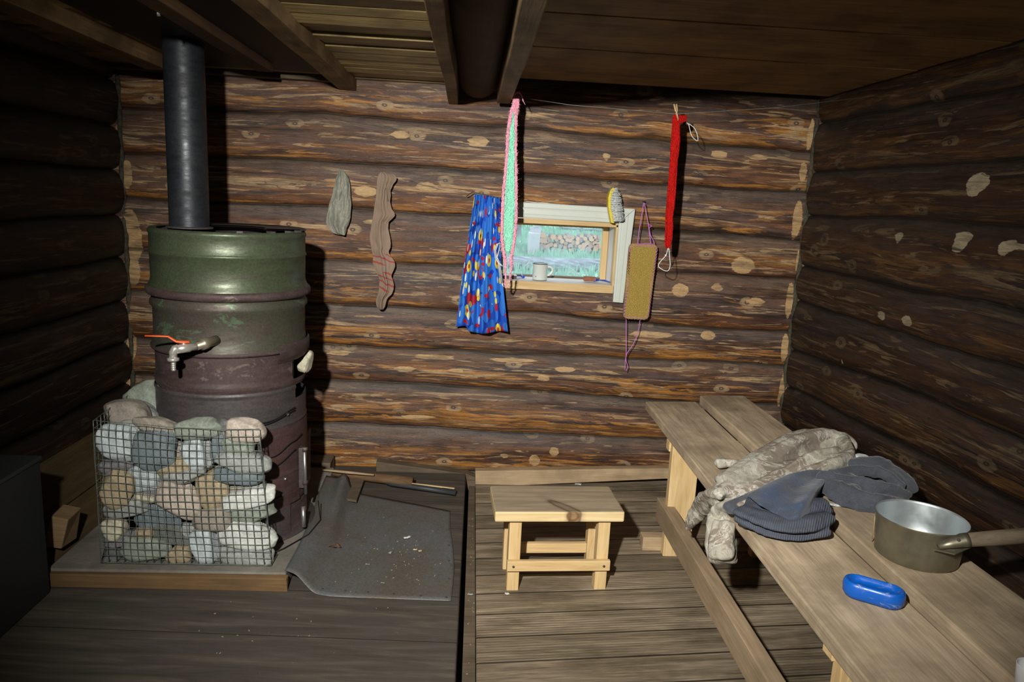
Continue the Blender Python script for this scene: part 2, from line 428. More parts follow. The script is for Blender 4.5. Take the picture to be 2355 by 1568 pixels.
# --- right floor, boards laid a few degrees off the wall
N = NT('floor_boards')
c = N.co('Object', (1, 1, 1), rot=(0, 0, math.radians(-5.2)))
sp = N.sep(c); y = sp[1]
row = N.math('FLOOR', N.math('DIVIDE', y, .135))
f = N.math('FRACT', N.math('DIVIDE', y, .135))
vec = N.comb(N.math('ADD', N.math('MULTIPLY', sp[0], 1.1), N.math('MULTIPLY', row, 5.3)), N.math('MULTIPLY', y, 16), 0.0)
g = N.noise(vec, 2.0, 6, .65, .8)
tonev = N.noise(N.comb(N.math('MULTIPLY', row, 3.7), 0.0, 0.0), 1.3, 1)
g2 = N.noise(N.comb(N.math('MULTIPLY', sp[0], 4), N.math('MULTIPLY', y, 70), 0.0), 2, 4, .7)
base = N.ramp(g, [(.28, (.105, .082, .055)), (.5, (.215, .170, .115)), (.68, (.34, .275, .195))])
base = N.mix(1.0, base, N.ramp(tonev, [(.35, .72), (.65, 1.25)]), 'MULTIPLY')
base = N.mix(1.0, base, N.ramp(g2, [(.3, .65), (.65, 1.2)]), 'MULTIPLY')
rib = N.math('FRACT', N.math('DIVIDE', y, .0135))
ribm = N.ramp(N.math('PINGPONG', rib, .5), [(.0, .35), (.16, 1.0)])
ribsel = N.ramp(N.noise(N.comb(N.math('MULTIPLY', row, 2.1), N.math('MULTIPLY', sp[0], .5), 3.0), 1.7, 2), [(.42, 0.0), (.55, 1.0)])
base = N.mix(N.math('MULTIPLY', ribsel, .7), base, N.mix(1.0, base, ribm, 'MULTIPLY'))
wet = N.noise(N.co('Object', (1.5, 4, 1)), 1.4, 5, .65)
base = N.mix(N.math('MULTIPLY', N.ramp(wet, [(.50, 0.0), (.64, 1.0)]), .6), base, (.055, .042, .022))
gap = N.ramp(N.math('PINGPONG', f, .5), [(.0, .10), (.022, .55), (.045, 1.0)])
base = N.mix(1.0, base, gap, 'MULTIPLY')
N.bump(N.math('ADD', N.math('MULTIPLY', gap, .8), N.math('ADD', N.math('MULTIPLY', g2, .25), N.math('MULTIPLY', N.math('MULTIPLY', ribsel, ribm), .5))), .6, .008)
M['floor'] = N.fin(base, .6, 0, .35)
mb = MB(); mb.box((.062, -.75, -.06), (1.75, 3.7, 0)); struct(mb.build('floor', M['floor'], bevel=.004))

# --- raised dirty boards on the stove side
N = NT('dirty_platform_boards')
c = N.co('Object', (1, 1, 1), rot=(0, 0, math.radians(2.4)))
sp = N.sep(c); y = N.math('ADD', sp[1], 10.07)
row = N.math('FLOOR', N.math('DIVIDE', y, .27)); f = N.math('FRACT', N.math('DIVIDE', y, .27))
g = N.noise(N.comb(N.math('ADD', N.math('MULTIPLY', sp[0], 1.2), N.math('MULTIPLY', row, 3.3)), N.math('MULTIPLY', y, 13), 0.0), 2.0, 6, .65, .6)
base = N.ramp(g, [(.3, (.038, .033, .027)), (.5, (.062, .053, .042)), (.7, (.115, .096, .075))])
dn_ = N.noise(N.co('Object', (2.5, 2.5, 2.5)), 2.3, 6, .7)
base = N.mix(N.math('MULTIPLY', N.ramp(dn_, [(.42, 0.0), (.65, 1.0)]), .6), base, (.062, .055, .048))
base = N.mix(N.ramp(N.noise(N.co('Object'), 110, 3, .7), [(.69, 0.0), (.76, .6)]), base, (.26, .22, .16))
gap = N.ramp(N.math('PINGPONG', f, .5), [(.0, .25), (.008, .6), (.014, 1.35), (.02, 1.0)])
base = N.mix(1.0, base, gap, 'MULTIPLY')
N.bump(N.math('ADD', g, gap), .35, .006)
M['platform'] = N.fin(base, .72, 0, .3)
mb = MB()
mb.hexa([(-1.75, -.75, -.06), (-.018, -.75, -.06), (.014, 3.62, -.06), (-1.75, 3.62, -.06), (-1.75, -.75, .042), (-.021, -.75, .042), (.012, 3.62, .042), (-1.75, 3.62, .042)])
struct(mb.build('floor', M['platform'], bevel=.006))
mb = MB(); mb.hexa([(.000, -.75, -.07), (.0595, -.75, -.07), (.0595, 3.6, -.07), (.030, 3.6, -.07), (.000, -.75, -.022), (.0595, -.75, -.022), (.0595, 3.6, -.022), (.030, 3.6, -.022)]); struct(mb.build('trim_3', M['grey_b']))
mb = MB(); mb.box((-1.9, -.9, -.2), (1.9, 3.75, -.075)); struct(mb.build('trim_4', plain('subfloor_dirt', (.03, .025, .02), .95)))

# --- ceilings
mb = MB(); y = -.9; k = 0
while y < 3.72:
    w_ = random.uniform(.075, .12); dz = random.choice([0, .012, .006]); tilt = random.uniform(-.006, .006)
    mb.hexa([(-1.8, y, 1.943 + dz), (-.1, y, 1.943 + dz), (-.1, y + w_ - .004, 1.943 + dz + tilt), (-1.8, y + w_ - .004, 1.943 + dz + tilt),
             (-1.8, y, 2.03), (-.1, y, 2.03), (-.1, y + w_ - .004, 2.03), (-1.8, y + w_ - .004, 2.03)])
    y += w_; k += 1
struct(mb.build('ceiling', M['ceil_l'], bevel=.006))
mb = MB(); y = -.9
while y < 3.30:
    w_ = random.uniform(.23, .27); y2 = min(y + w_, 3.44)
    mb.box((.13, y, 1.968 + random.uniform(0, .003)), (1.62, y2 - .003, 1.995)); y = y2
struct(mb.build('ceiling', M['ceil_r'], bevel=.003))
mb = MB(); mb.box((-1.95, -1.0, 2.035), (1.95, 3.80, 2.12)); struct(mb.build('ceiling', M['dark_beam']))
mb = MB(); mb.box((-1.24, 1.2, 1.936), (-.66, 3.40, 1.942)); struct(mb.build('ceiling', plain('sooty_sheet_metal', (.022, .017, .016), .6, .6)))
def beam(name, x0, x1, y0, y1, z0, z1, mat, bev=.004, wob=0):
    mb = MB(); n = 24; P = []
    vs = []
    for i in range(n + 1):
        yy = lerp(y0, y1, i / n); dx = wob * nz((yy * 1.5, x0 * 9, 1)); dz = wob * .6 * nz((yy * 2, x0 * 7, 5))
        vs += [(x0 + dx, yy, z0 + dz), (x1 + dx, yy, z0 + dz), (x1 + dx, yy, z1), (x0 + dx, yy, z1)]
    fs = [(3, 2, 1, 0), (n * 4, n * 4 + 1, n * 4 + 2, n * 4 + 3)]
    for i in range(n):
        for j in range(4): fs.append((i * 4 + j, i * 4 + (j + 1) % 4, (i + 1) * 4 + (j + 1) % 4, (i + 1) * 4 + j))
    mb.add(vs, fs); return struct(mb.build(name, mat, bevel=bev))
beam('ceiling_beam', -.134, -.088, -.8, 3.60, 1.858, 1.97, M['beam'], wob=.006)
beam('ceiling_beam', .088, .150, -.8, 3.46, 1.858, 1.97, M['beam'], wob=.006)
beam('ceiling_beam', -.648, -.568, -.8, 3.58, 1.895, 1.97, M['beam'], wob=.008)
beam('ceiling_beam', -1.385, -1.285, -.8, 3.25, 1.885, 1.97, M['beam'], wob=.008)
beam('ceiling_beam', -.93, -.86, -.8, 3.25, 1.905, 1.97, M['dark_beam'], wob=.008)
# round ridge log between the two side boards
mb = MB(); pts = [Vector((0.0 + .006 * nz((i * .2, 0, 0)), -.8 + i * .1, 1.975)) for i in range(44)]
mb.tube(pts, [.094 + .004 * nz((i * .4, 3, 0)) for i in range(44)], 28); struct(mb.build('ceiling_beam', M['dark_beam']))
# plate on top of the wall, left half, and dark recess board right half
mb = MB(); mb.box((-1.7, 3.535, 1.925), (-.63, 3.60, 1.975), ry=.004); struct(mb.build('trim_5', M['grey_b'], bevel=.004))

# --- window
GL_Y = 3.785
m_white = NT('chalky_white_paint'); nn = m_white.noise(m_white.co('Object'), 30, 5, .7)
wc = m_white.mix(m_white.ramp(nn, [(.55, 0.0), (.8, .35)]), (.50, .54, .49), (.36, .38, .33))
sp_ = m_white.ramp(m_white.noise(m_white.co('Object'), 170, 2, .5), [(.735, 0.0), (.76, .8)])
M['white'] = m_white.fin(m_white.mix(sp_, wc, (.12, .10, .07)), .45, 0, .4)
M['liner_w'] = plain('limewash_and_sill_daylight', (.62, .58, .56), .7, var=.15, vs=8)  # limewash on the jamb; on the sill it stands for daylight
win = bpy.data.objects.new('window_1', None); COL.objects.link(win); win.location = (.43, 3.6, 1.05); struct(win)
def profbox(p0, p1, p2, p3, Y0, name, mat, parent, depth=.02):
    """a moulded casing board on the wall: outer edge p0-p1, inner edge p3-p2"""
    prof = [(0, .2), (.0, .9), (.05, 1.0), (.30, 1.0), (.36, .9), (.44, .98), (.72, .98), (.78, .9), (.84, .95), (.96, .92), (1.0, .8), (1.0, .2)]
    n = 16; P = []
    for t, d in prof:
        a = p0.lerp(p3, t); b = p1.lerp(p2, t)
        P.append([Vector((lerp(a.x, b.x, i / n), Y0 - depth * d, lerp(a.z, b.z, i / n))) for i in range(n + 1)])
    mb = MB(); mb.grid(P, False)
    for side in (0, -1):
        ring = [r[side] for r in P]; mb.add(ring, [tuple(range(len(ring)))])
    return mb.build(name, mat, parent)
YW = 3.575
q = lambda x, y_, Y=YW: at(x, y_, Y=Y)
profbox(q(1140, 461), q(1458, 480), q(1420, 513), q(1150, 497), YW, 'top_casing', M['white'], win, .024)
profbox(q(1459, 480), q(1431, 695), q(1408, 693), q(1421, 514), YW, 'side_casing', M['white'], win, .024)
mb = MB()   # window liner: head, right jamb, left jamb
mb.box((.150, 3.567, 1.322), (.715, GL_Y + .01, 1.345), ry=-.0)
mb.build('head_liner', M['pine'], win, bevel=.002)
mb = MB(); mb.box((.700, 3.567, 1.03), (.722, 3.62, 1.335)); mb.build('jamb_liner', M['pine_z'], win, bevel=.002)
mb = MB(); mb.box((.702, 3.621, 1.03), (.722, GL_Y + .01, 1.32)); mb.build('jamb_liner', M['liner_w'], win)
mb = MB(); mb.box((.130, 3.567, 1.0), (.155, GL_Y + .01, 1.33)); mb.build('jamb_liner', M['pine_z'], win)
mb = MB(); mb.hexa([(.140, 3.562, 1.000), (.708, 3.562, .996), (.708, GL_Y + .02, .996), (.140, GL_Y + .02, 1.0), (.140, 3.562, 1.040), (.708, 3.562, 1.036), (.708, GL_Y + .02, 1.040), (.140, GL_Y + .02, 1.044)])
mb.build('window_sill', M['pine'], win, bevel=.002)
mb = MB(); mb.hexa([(.158, 3.568, 1.0365), (.698, 3.568, 1.0345), (.698, GL_Y - .02, 1.0365), (.158, GL_Y - .02, 1.0395), (.158, 3.568, 1.0405), (.698, 3.568, 1.0368), (.698, GL_Y - .02, 1.0405), (.158, GL_Y - .02, 1.0440)]); mb.build('sill_daylight', M['liner_w'], win)  # thin whitish layer painting the daylight onto the pine sill top
mb = MB(); mb.box((.156, GL_Y - .02, 1.041), (.70, GL_Y + .012, 1.052)); mb.build('sash_bar', M['grey_b'], win)
mb = MB(); mb.box((.672, GL_Y - .03, 1.045), (.70, GL_Y + .012, 1.32)); mb.box((.156, GL_Y - .02, 1.308), (.70, GL_Y + .012, 1.322)); mb.build('sash_frame', M['pine_z'], win)
N = NT('dusty_glass')
N.n.remove(N.b)
tr = N.n.new('ShaderNodeBsdfTransparent'); tr.inputs[0].default_value = (.95, .97, .97, 1)
gl = N.n.new('ShaderNodeBsdfGlossy'); gl.inputs['Roughness'].default_value = .05
df = N.n.new('ShaderNodeBsdfTranslucent'); df.inputs[0].default_value = (.85, .9, .95, 1)
m1 = N.n.new('ShaderNodeMixShader'); m2 = N.n.new('ShaderNodeMixShader')
dust = N.ramp(N.noise(N.co('Object', (4, 4, 4)), 1.6, 6, .7), [(.3, .03), (.75, .13)])
N.l(dust, m1.inputs[0]); N.l(tr.outputs[0], m1.inputs[1]); N.l(df.outputs[0], m1.inputs[2])
m2.inputs[0].default_value = .04; N.l(m1.outputs[0], m2.inputs[1]); N.l(gl.outputs[0], m2.inputs[2]); N.l(m2.outputs[0], N.out.inputs[0])
mb = MB(); mb.box((.156, GL_Y, 1.05), (.675, GL_Y + .003, 1.31)); mb.build('pane', N.m, win)

# --- boards along the foot of the walls
def board_px(mb, pts, Y, dep): mb.prism([at(x, y_, Y=Y) for x, y_ in pts], (0, dep, 0)); return mb
mb = MB(); board_px(mb, [(1093, 1083), (1526, 1077), (1700, 1080), (1700, 1098), (1526, 1101), (1093, 1121)], 3.50, .05)
o = struct(mb.build('baseboard_back', M['base_b'], bevel=.003))
mb = MB(); board_px(mb, [(865, 1062), (1075, 1090), (1093, 1098), (1093, 1130), (865, 1092)], 3.53, .06); struct(mb.build('trim_6', M['grey_b'], bevel=.003))
mb = MB(); board_px(mb, [(940, 1098), (1072, 1106), (1072, 1122), (940, 1110)], 3.49, .03); struct(mb.build('trim_7', M['base_b'], bevel=.002))
mb = MB(); mb.box((-1.68, 3.44, .04), (-.66, 3.56, .115), jit=.004); struct(mb.build('trim_8', M['grey_b'], bevel=.004))
mb = MB()
mb.hexa([(-1.70, 1.9, .04), (-1.43, 1.9, .04), (-1.43, 3.55, .04), (-1.70, 3.55, .04), (-1.70, 1.9, .20), (-1.52, 1.9, .14), (-1.50, 3.55, .14), (-1.70, 3.55, .22)])
mb.hexa([(-1.72, 2.38, .18), (-1.56, 2.38, .16), (-1.54, 3.55, .17), (-1.72, 3.55, .19), (-1.72, 2.38, .34), (-1.62, 2.38, .33), (-1.62, 3.55, .33), (-1.72, 3.55, .34)])
struct(mb.build('baseboard_left', wood('ledge_board', (.055, .036, .016), (.12, .08, .038), 'Y', .8, (.06, .045, .02), .5, seed=14), bevel=.006))

# ================================================================== STOVE
SX, SY = -.92, 2.83
def metal(name, col, col2, rust, amt=.5, rough=.5, met=.35, sc_=3.0, patch=None):
    N = NT(name); c = N.co('Object')
    n1 = N.noise(c, sc_, 6, .65, .4); n2 = N.noise(N.co('Object', (1, 1, 4)), 9, 5, .7); n3 = N.noise(c, 120, 3, .6)
    b = N.mix(N.ramp(n1, [(.35, 0.0), (.62, 1.0)]), col, col2)
    b = N.mix(N.math('MULTIPLY', N.ramp(n2, [(.48, 0.0), (.66, 1.0)]), amt), b, rust)
    if patch:
        n4 = N.noise(N.co('Object', (2, 2, 4), loc=(4, 2, 1)), 3.2, 6, .7, .5)
        b = N.mix(N.ramp(n4, [(.58, 0.0), (.61, 1.0)]), b, patch)
    b = N.mix(1.0, b, N.ramp(n3, [(.3, .8), (.7, 1.2)]), 'MULTIPLY')
    N.bump(N.math('ADD', n2, N.math('MULTIPLY', n3, .3)), .22, .004)
    return N.fin(b, N.ramp(n2, [(.3, rough - .08), (.7, rough + .25)]), met, .5)
M['green'] = metal('green_drum_paint', (.050, .066, .034), (.066, .086, .050), (.034, .026, .020), .55, .36, .35)
M['green_worn'] = metal('worn_green_drum_paint', (.066, .050, .042), (.050, .058, .036), (.052, .036, .031), .6, .5, .35, patch=(.075, .11, .065))
M['rust'] = metal('rusty_steel', (.062, .036, .033), (.044, .030, .030), (.080, .056, .052), .6, .6, .3, patch=(.115, .085, .075))
M['rust_red'] = metal('red_rusty_steel', (.078, .036, .032), (.055, .030, .028), (.07, .045, .04), .5, .6, .3)
M['steel_dk'] = metal('dark_steel', (.052, .050, .053), (.080, .066, .066), (.09, .06, .055), .35, .5, .45)
M['pipe'] = metal('blued_pipe_steel', (.018, .021, .026), (.028, .032, .038), (.02, .02, .021), .4, .42, .45, 5)
M['chrome'] = plain('plated_brass', (.62, .60, .56), .28, .7, .5, .08)
M['orange'] = plain('orange_coated_metal', (.62, .10, .025), .4, .0, .5, .12)
M['wire'] = plain('galvanised_wire', (.19, .22, .20), .45, .7, .5, .35, 40)
M['wire_dk'] = plain('black_wire', (.02, .02, .02), .6, .5)
M['bolt'] = plain('threaded_steel', (.45, .45, .44), .35, .9, .5, .2)

stove = thing('barrel_stove', (SX, SY, .104), 'tall stove welded from rusty steel drums with a green water tank on top', 'stove')
def lathe_part(name, prof, mat, parent=None, c=(SX, SY, 0), n=96, bevel=0, **k):
    mb = MB(); mb.lathe(prof, c, n, **k); return mb.build(name, mat, parent or stove)
R0 = .280
lathe_part('water_tank', [(R0 - .03, 1.268), (R0 - .006, 1.270), (R0, 1.262), (R0 + .001, 1.255), (R0 - .003, 1.247), (R0 - .003, 1.190), (R0, 1.186), (R0 + .002, 1.181), (R0 - .003, 1.176), (R0 - .004, 1.090), (R0 - .001, 1.076), (R0 + .006, 1.062), (R0 + .008, 1.05)], M['green'])
lathe_part('tank_lid', [(.001, 1.245), (.20, 1.246), (R0 - .035, 1.240), (R0 - .02, 1.252), (R0 - .012, 1.268)], M['steel_dk'])
mb = MB()
mb.lathe([(.13, 1.276), (R0 - .004, 1.279), (R0 + .001, 1.274), (.13, 1.271)], (SX, SY, 0), 60, math.radians(-8), math.radians(150))
mb.build('top_flange', M['steel_dk'], stove)
for k, a in enumerate((10, 35, 55, 72)):
    mb = MB()
    a = math.radians(a - 75); mb.box(Vector((SX + .262 * math.cos(a) - .013, SY + .262 * math.sin(a) - .01, 1.268)), Vector((SX + .262 * math.cos(a) + .013, SY + .262 * math.sin(a) + .01, 1.275)), rz=a)
    mb.build('weld_tab', M['steel_dk'], stove)
lathe_part('rolled_rim', [(R0 + .002, 1.060), (R0 + .012, 1.058), (R0 + .017, 1.048), (R0 + .016, 1.036), (R0 + .009, 1.029), (R0 - .002, 1.026)], M['rust'])
lathe_part('middle_drum', [(R0 - .002, 1.028), (R0 - .006, 1.018), (R0 + .003, 1.004), (R0 + .004, .992), (R0 - .006, .978), (R0 - .006, .885), (R0 - .003, .865), (R0 + .002, .845), (R0 + .003, .836)], M['green_worn'])
lathe_part('support_collar', [(R0 + .004, .862), (R0 + .010, .856), (R0 + .012, .842), (R0 + .010, .815), (R0 + .004, .806), (R0 - .005, .79)], M['rust'], a0=math.radians(-38), a1=math.radians(60))
lathe_part('seam_rim', [(R0 + .003, .842), (R0 + .007, .836), (R0 + .005, .829), (R0 - .004, .826)], M['rust'])
# upper firebox shell, with a notch cut out on the right
def shell(name, r, z0, z1, mat, notch=None, n=120, bulge=()):
    P, nr = [], 26
    for i in range(nr + 1):
        z = lerp(z0, z1, i / nr)
        rr = r + sum(h * math.exp(-((z - zc) / wd) ** 2) for zc, wd, h in bulge)
        P.append([Vector((SX + rr * math.cos(2 * PI * j / n), SY + rr * math.sin(2 * PI * j / n), z)) for j in range(n + 1)])
    def sk(i, j):
        if not notch: return False
        a = 360.0 * j / n; a = a - 360 if a > 180 else a; z = lerp(z0, z1, (i + .5) / nr)
        return notch[0] < a < notch[1] and notch[2] < z < notch[3]
    mb = MB(); mb.grid(P, True, None, sk); return mb.build(name, mat, stove, weld=True)
shell('upper_firebox', R0 - .008, .690, .832, M['rust'], (-24, 40, .715, .80), bulge=((.715, .008, .006), (.703, .004, .005)))
shell('middle_firebox', R0 - .004, .540, .692, M['steel_dk'], (-20, 40, .64, .70), bulge=((.683, .004, .006), (.545, .004, .004)))
shell('lower_firebox', R0 + .000, .345, .542, M['rust_red'], bulge=((.35, .005, .006),))
shell('fire_chamber', R0 + .002, .230, .347, M['rust_red'], bulge=((.245, .004, .003),))
lathe_part('inner_liner', [(R0 - .05, .1), (R0 - .05, 1.02)], M['steel_dk'])
lathe_part('ash_skirt', [(R0 + .004, .232), (R0 + .006, .10)], M['steel_dk'], a0=math.radians(-150), a1=math.radians(-28))
lathe_part('base_ring', [(R0 - .004, .235), (R0 + .000, .104), (R0 + .018, .103)], M['rust'])
lathe_part('floor_flange', [(R0, .108), (R0 + .03, .107), (R0 + .032, .103)], M['steel_dk'])
# raised welded plates near the ash door
def curved_plate(name, a0, a1, z0, z1, r, th, mat):
    mb = MB(); n = 8
    o = [Vector((SX + r * math.cos(lerp(a0, a1, i / n)), SY + r * math.sin(lerp(a0, a1, i / n)), 0)) for i in range(n + 1)]
    inn = [Vector((SX + (r - th) * math.cos(lerp(a0, a1, i / n)), SY + (r - th) * math.sin(lerp(a0, a1, i / n)), 0)) for i in range(n, -1, -1)]
    poly = [p + Vector((0, 0, z0)) for p in o + inn]; mb.prism(poly, (0, 0, z1 - z0)); return mb.build(name, mat, stove, bevel=.001)
rd = math.radians
curved_plate('hinge_plate', rd(-59), rd(-51), .268, .345, R0 + .012, .012, M['rust'])
curved_plate('hinge_strap', rd(-50), rd(-46), .262, .35, R0 + .010, .010, M['rust'])
curved_plate('overlap_plate', rd(-72), rd(-16), .225, .27, R0 + .006, .006, M['rust_red'])
for a, z in ((-33, .335), (-36, .275), (-30, .59)):
    mb = MB(); mb.ball((SX + (R0 + .004) * math.cos(rd(a)), SY + (R0 + .004) * math.sin(rd(a)), z), .006); mb.build('rivet', M['bolt'], stove)
# door with latch bolt on the right side
mb = MB(); mb.box((SX + .250, SY + .02, .21), (SX + .266, SY + .16, .44)); mb.build('fire_door', M['rust'], stove, bevel=.003)
mb = MB(); mb.box((SX + .272, SY - .085, .27), (SX + .292, SY - .055, .435)); lb = mb.build('latch_bar', M['steel_dk'], stove, bevel=.002)
mb = MB(); mb.tube([(SX + .298, SY - .08, .245), (SX + .294, SY - .08, .435)], .0065, 10)
mb.build('latch_bolt', M['bolt'], stove)
for z in (.422, .285):
    mb = MB(); mb.tube([(SX + .296, SY - .08, z), (SX + .296, SY - .08, z + .016)], .012, 6); mb.build('nut', M['rust'], stove)
mb = MB(); mb.tube([(SX + .295, SY - .11, .205), (SX + .30, SY - .125, .125)], .009, 8); mb.build('door_pin', M['bolt'], stove)
mb = MB(); mb.tube([(SX + .17, SY - .225, .138), (SX + .20, SY - .235, .142), (SX + .215, SY - .215, .128)], [.012, .014, .007], 8); mb.build('ash_knob', M['rust'], stove, sub=1)
# loose wires wound around the drum
def drum_wire(pts, r=.0022, off=.008):
    mb = MB(); P = []
    for i in range(len(pts) - 1):
        for k in range(12):
            a = lerp(pts[i][0], pts[i + 1][0], k / 12); z = lerp(pts[i][1], pts[i + 1][1], (1 - math.cos(PI * k / 12)) / 2)
            P.append((SX + (R0 + off) * math.cos(rd(a)), SY + (R0 + off) * math.sin(rd(a)), z))
    mb.tube(P, r, 6); return mb.build('binding_wire', M['wire_dk'], stove)
drum_wire([(-80, .555), (-50, .58), (-20, .61)]); drum_wire([(-75, .49), (-55, .57), (-20, .60)]); drum_wire([(-70, .40), (-45, .44), (-25, .475), (-12, .49)])
drum_wire([(-70, .375), (-45, .40), (-20, .44)])
mb = MB(); mb.tube([(-.70, 2.51, .107), (-.66, 2.56, .107), (-.595, 2.68, .107), (-.575, 2.80, .112), (-.60, 2.88, .16)], .0022, 6); mb.build('binding_wire', M['wire_dk'], stove)
# pipe
mb = MB(); px_, py_ = -1.078, 2.86
mb.lathe([(.0715, 1.262), (.0715, 1.40), (.0718, 1.405), (.0715, 1.41), (.071, 1.95)], (px_, py_, 0), 64)
mb.build('flue_pipe', M['pipe'], stove)
mb = MB(); mb.lathe([(.085, 1.263), (.084, 1.268), (.072, 1.270)], (px_, py_, 0), 48); mb.build('pipe_collar', M['steel_dk'], stove)
# tap
ta = Vector((-.885, SY - R0 + .01, .893)); tb = Vector((-.925, 2.475, .885)); tc = Vector((-.975, 2.43, .882))
tap = bpy.data.objects.new('tap', None); COL.objects.link(tap); tap.parent = stove; tap.location = ta - stove.location
mb = MB(); mb.tube([ta, ta.lerp(tb, .45), ta.lerp(tb, .5), ta.lerp(tb, .75), ta.lerp(tb, .76), tb], [.017, .017, .020, .020, .014, .014], 12)
mb.build('tap_inlet', plain('aged_nickel', (.26, .23, .17), .4, .6), tap)
mb = MB(); mb.tube([tb, tb.lerp(tc, .3), tb.lerp(tc, .35), tc], [.013, .013, .016, .015], 14)
mb.tube([tc + Vector((.008, .004, .006)), tc + Vector((-.002, 0, .002)), tc + Vector((-.008, -.002, -.010)), tc + Vector((-.009, -.002, -.024))], [.013, .014, .0135, .013], 14)
mb.tube([tb.lerp(tc, .6), tb.lerp(tc, .6) + Vector((0, 0, .026))], .007, 10)
mb.build('tap_body', M['chrome'], tap)
e = tc + Vector((-.009, -.002, -.024))
mb = MB(); mb.tube([e, e - Vector((0, 0, .004)), e - Vector((0, 0, .005)), e - Vector((0, 0, .014)), e - Vector((0, 0, .015))], [.013, .013, .019, .019, .012], 16)
for k in range(5): z = e.z - .018 - k * .007; mb.tube([(e.x, e.y, z + .004), (e.x, e.y, z - .003)], [.0085, .0062], 12)
mb.build('hose_spout', M['chrome'], tap)
hc = tb.lerp(tc, .6) + Vector((0, 0, .022))
mb = MB(); mb.tube([hc + Vector((.018, .004, 0)), hc, hc + Vector((-.022, -.006, .002)), hc + Vector((-.045, -.012, .019)), hc + Vector((-.070, -.016, .020)), hc + Vector((-.115, -.024, .021))], [.012, .013, .011, .0085, .0085, .0075], 10, flat=.38, up=(0, 0, 1))
mb.build('tap_lever', M['orange'], tap)
# stone lodged behind the drum, right side
def mk_stone_mats():
    out = {}
    for nme, c in {'grey_green': (.20, .23, .19), 'blue_white': (.37, .42, .43), 'blue_grey': (.125, .155, .17), 'brown_grey': (.23, .205, .17), 'tan': (.30, .245, .155),
                   'pink_beige': (.37, .32, .27), 'pale': (.45, .47, .44), 'dark': (.105, .11, .105), 'grey': (.25, .265, .25), 'purple': (.16, .155, .165), 'cream': (.42, .40, .30)}.items():
        N = NT(nme + '_stone'); cc = N.co('Object')
        a = N.noise(cc, 9, 5, .65, .6); b = N.noise(cc, 130, 3, .6)
        col = N.mix(N.ramp(a, [(.35, 0.0), (.65, 1.0)]), tuple(x * .72 for x in c), tuple(x * 1.18 for x in c))
        col = N.mix(1.0, col, N.ramp(b, [(.3, .8), (.7, 1.18)]), 'MULTIPLY')
        vein = N.math('ABSOLUTE', N.math('SUBTRACT', N.noise(cc, 7, 3, .5, 1.0), .5))
        col = N.mix(N.ramp(vein, [(.0, .35), (.012, 0.0)]), col, tuple(min(1, x * 1.5) for x in c))
        N.bump(N.math('ADD', a, N.math('MULTIPLY', b, .25)), .35, .006)
        out[nme] = N.fin(col, .72, 0, .3)
    return out
SM = mk_stone_mats()
ico_cache = None
def stone(c, hx, hy, hz, tilt, mat, label, seed, group='cobbles piled in the wire basket', sq=.68):
    bm = bmesh.new(); bmesh.ops.create_icosphere(bm, subdivisions=4, radius=1.0)
    vs = []
    for v in bm.verts:
        p = v.co.copy()
        p = Vector([math.copysign(abs(k) ** sq, k) for k in p])
        n_ = 1 + .16 * nz(p, .9, seed * 3.7) + .06 * nz(p, 2.3, seed * 1.3)
        # a couple of worn flats
        for f in range(3):
            rnd = random.Random(seed * 10 + f); d = Vector((rnd.uniform(-1, 1), rnd.uniform(-.6, .6), rnd.uniform(-1, 1))).normalized()
            h = p.dot(d); lim = .78
            if h > lim: p -= d * (h - lim) * .8
        vs.append(p * n_)
    mx = [max(abs(v[i]) for v in vs) for i in range(3)]
    R = Matrix.Rotation(tilt, 3, 'Y')
    mb = MB()
    vs = [R @ Vector((v.x / mx[0] * hx, v.y / mx[1] * hy, v.z / mx[2] * hz)) for v in vs]
    fs = [tuple(l.index for l in f.verts) for f in bm.faces]; bm.free()
    me = bpy.data.meshes.new('stone'); me.from_pydata(vs, [], fs); me.polygons.foreach_set('use_smooth', [True] * len(fs)); me.materials.append(mat)
    o = bpy.data.objects.new('stone', me); COL.objects.link(o); o.location = c
    return tag(o, label, 'stone', group)
stone((SX + .268, SY + .06, .752), .028, .04, .050, .25, SM['cream'], 'tan stone lodged in the notch on the right side of the stove', 77, None)

# ------------------------------------------------------------------ hearth slab under the stove
N = NT('concrete_slab'); n = N.noise(N.co('Object'), 6, 6, .7)
cslab = N.fin(N.ramp(n, [(.3, (.10, .092, .078)), (.7, (.21, .195, .165))]), .85, 0, .25); N.bump(N.noise(N.co('Object'), 70, 4, .7), .4, .004)
slab = thing('hearth_slab', (-1.0, 2.42, .042), 'low grey concrete slab the stove and the stone basket stand on', 'hearth')
mb = MB(); mb.hexa([(-1.425, 2.395, .043), (-.605, 2.395, .043), (-.63, 3.42, .043), (-1.425, 3.42, .043), (-1.425, 2.392, .099), (-.612, 2.392, .099), (-.635, 3.42, .100), (-1.425, 3.42, .100)])
mb.build('slab_top', cslab, slab, bevel=.006)
mb = MB(); mb.box((-1.435, 2.366, .043), (-.602, 2.391, .093), jit=.003); mb.build('edge_board', M['hearth_edge'], slab, bevel=.003)

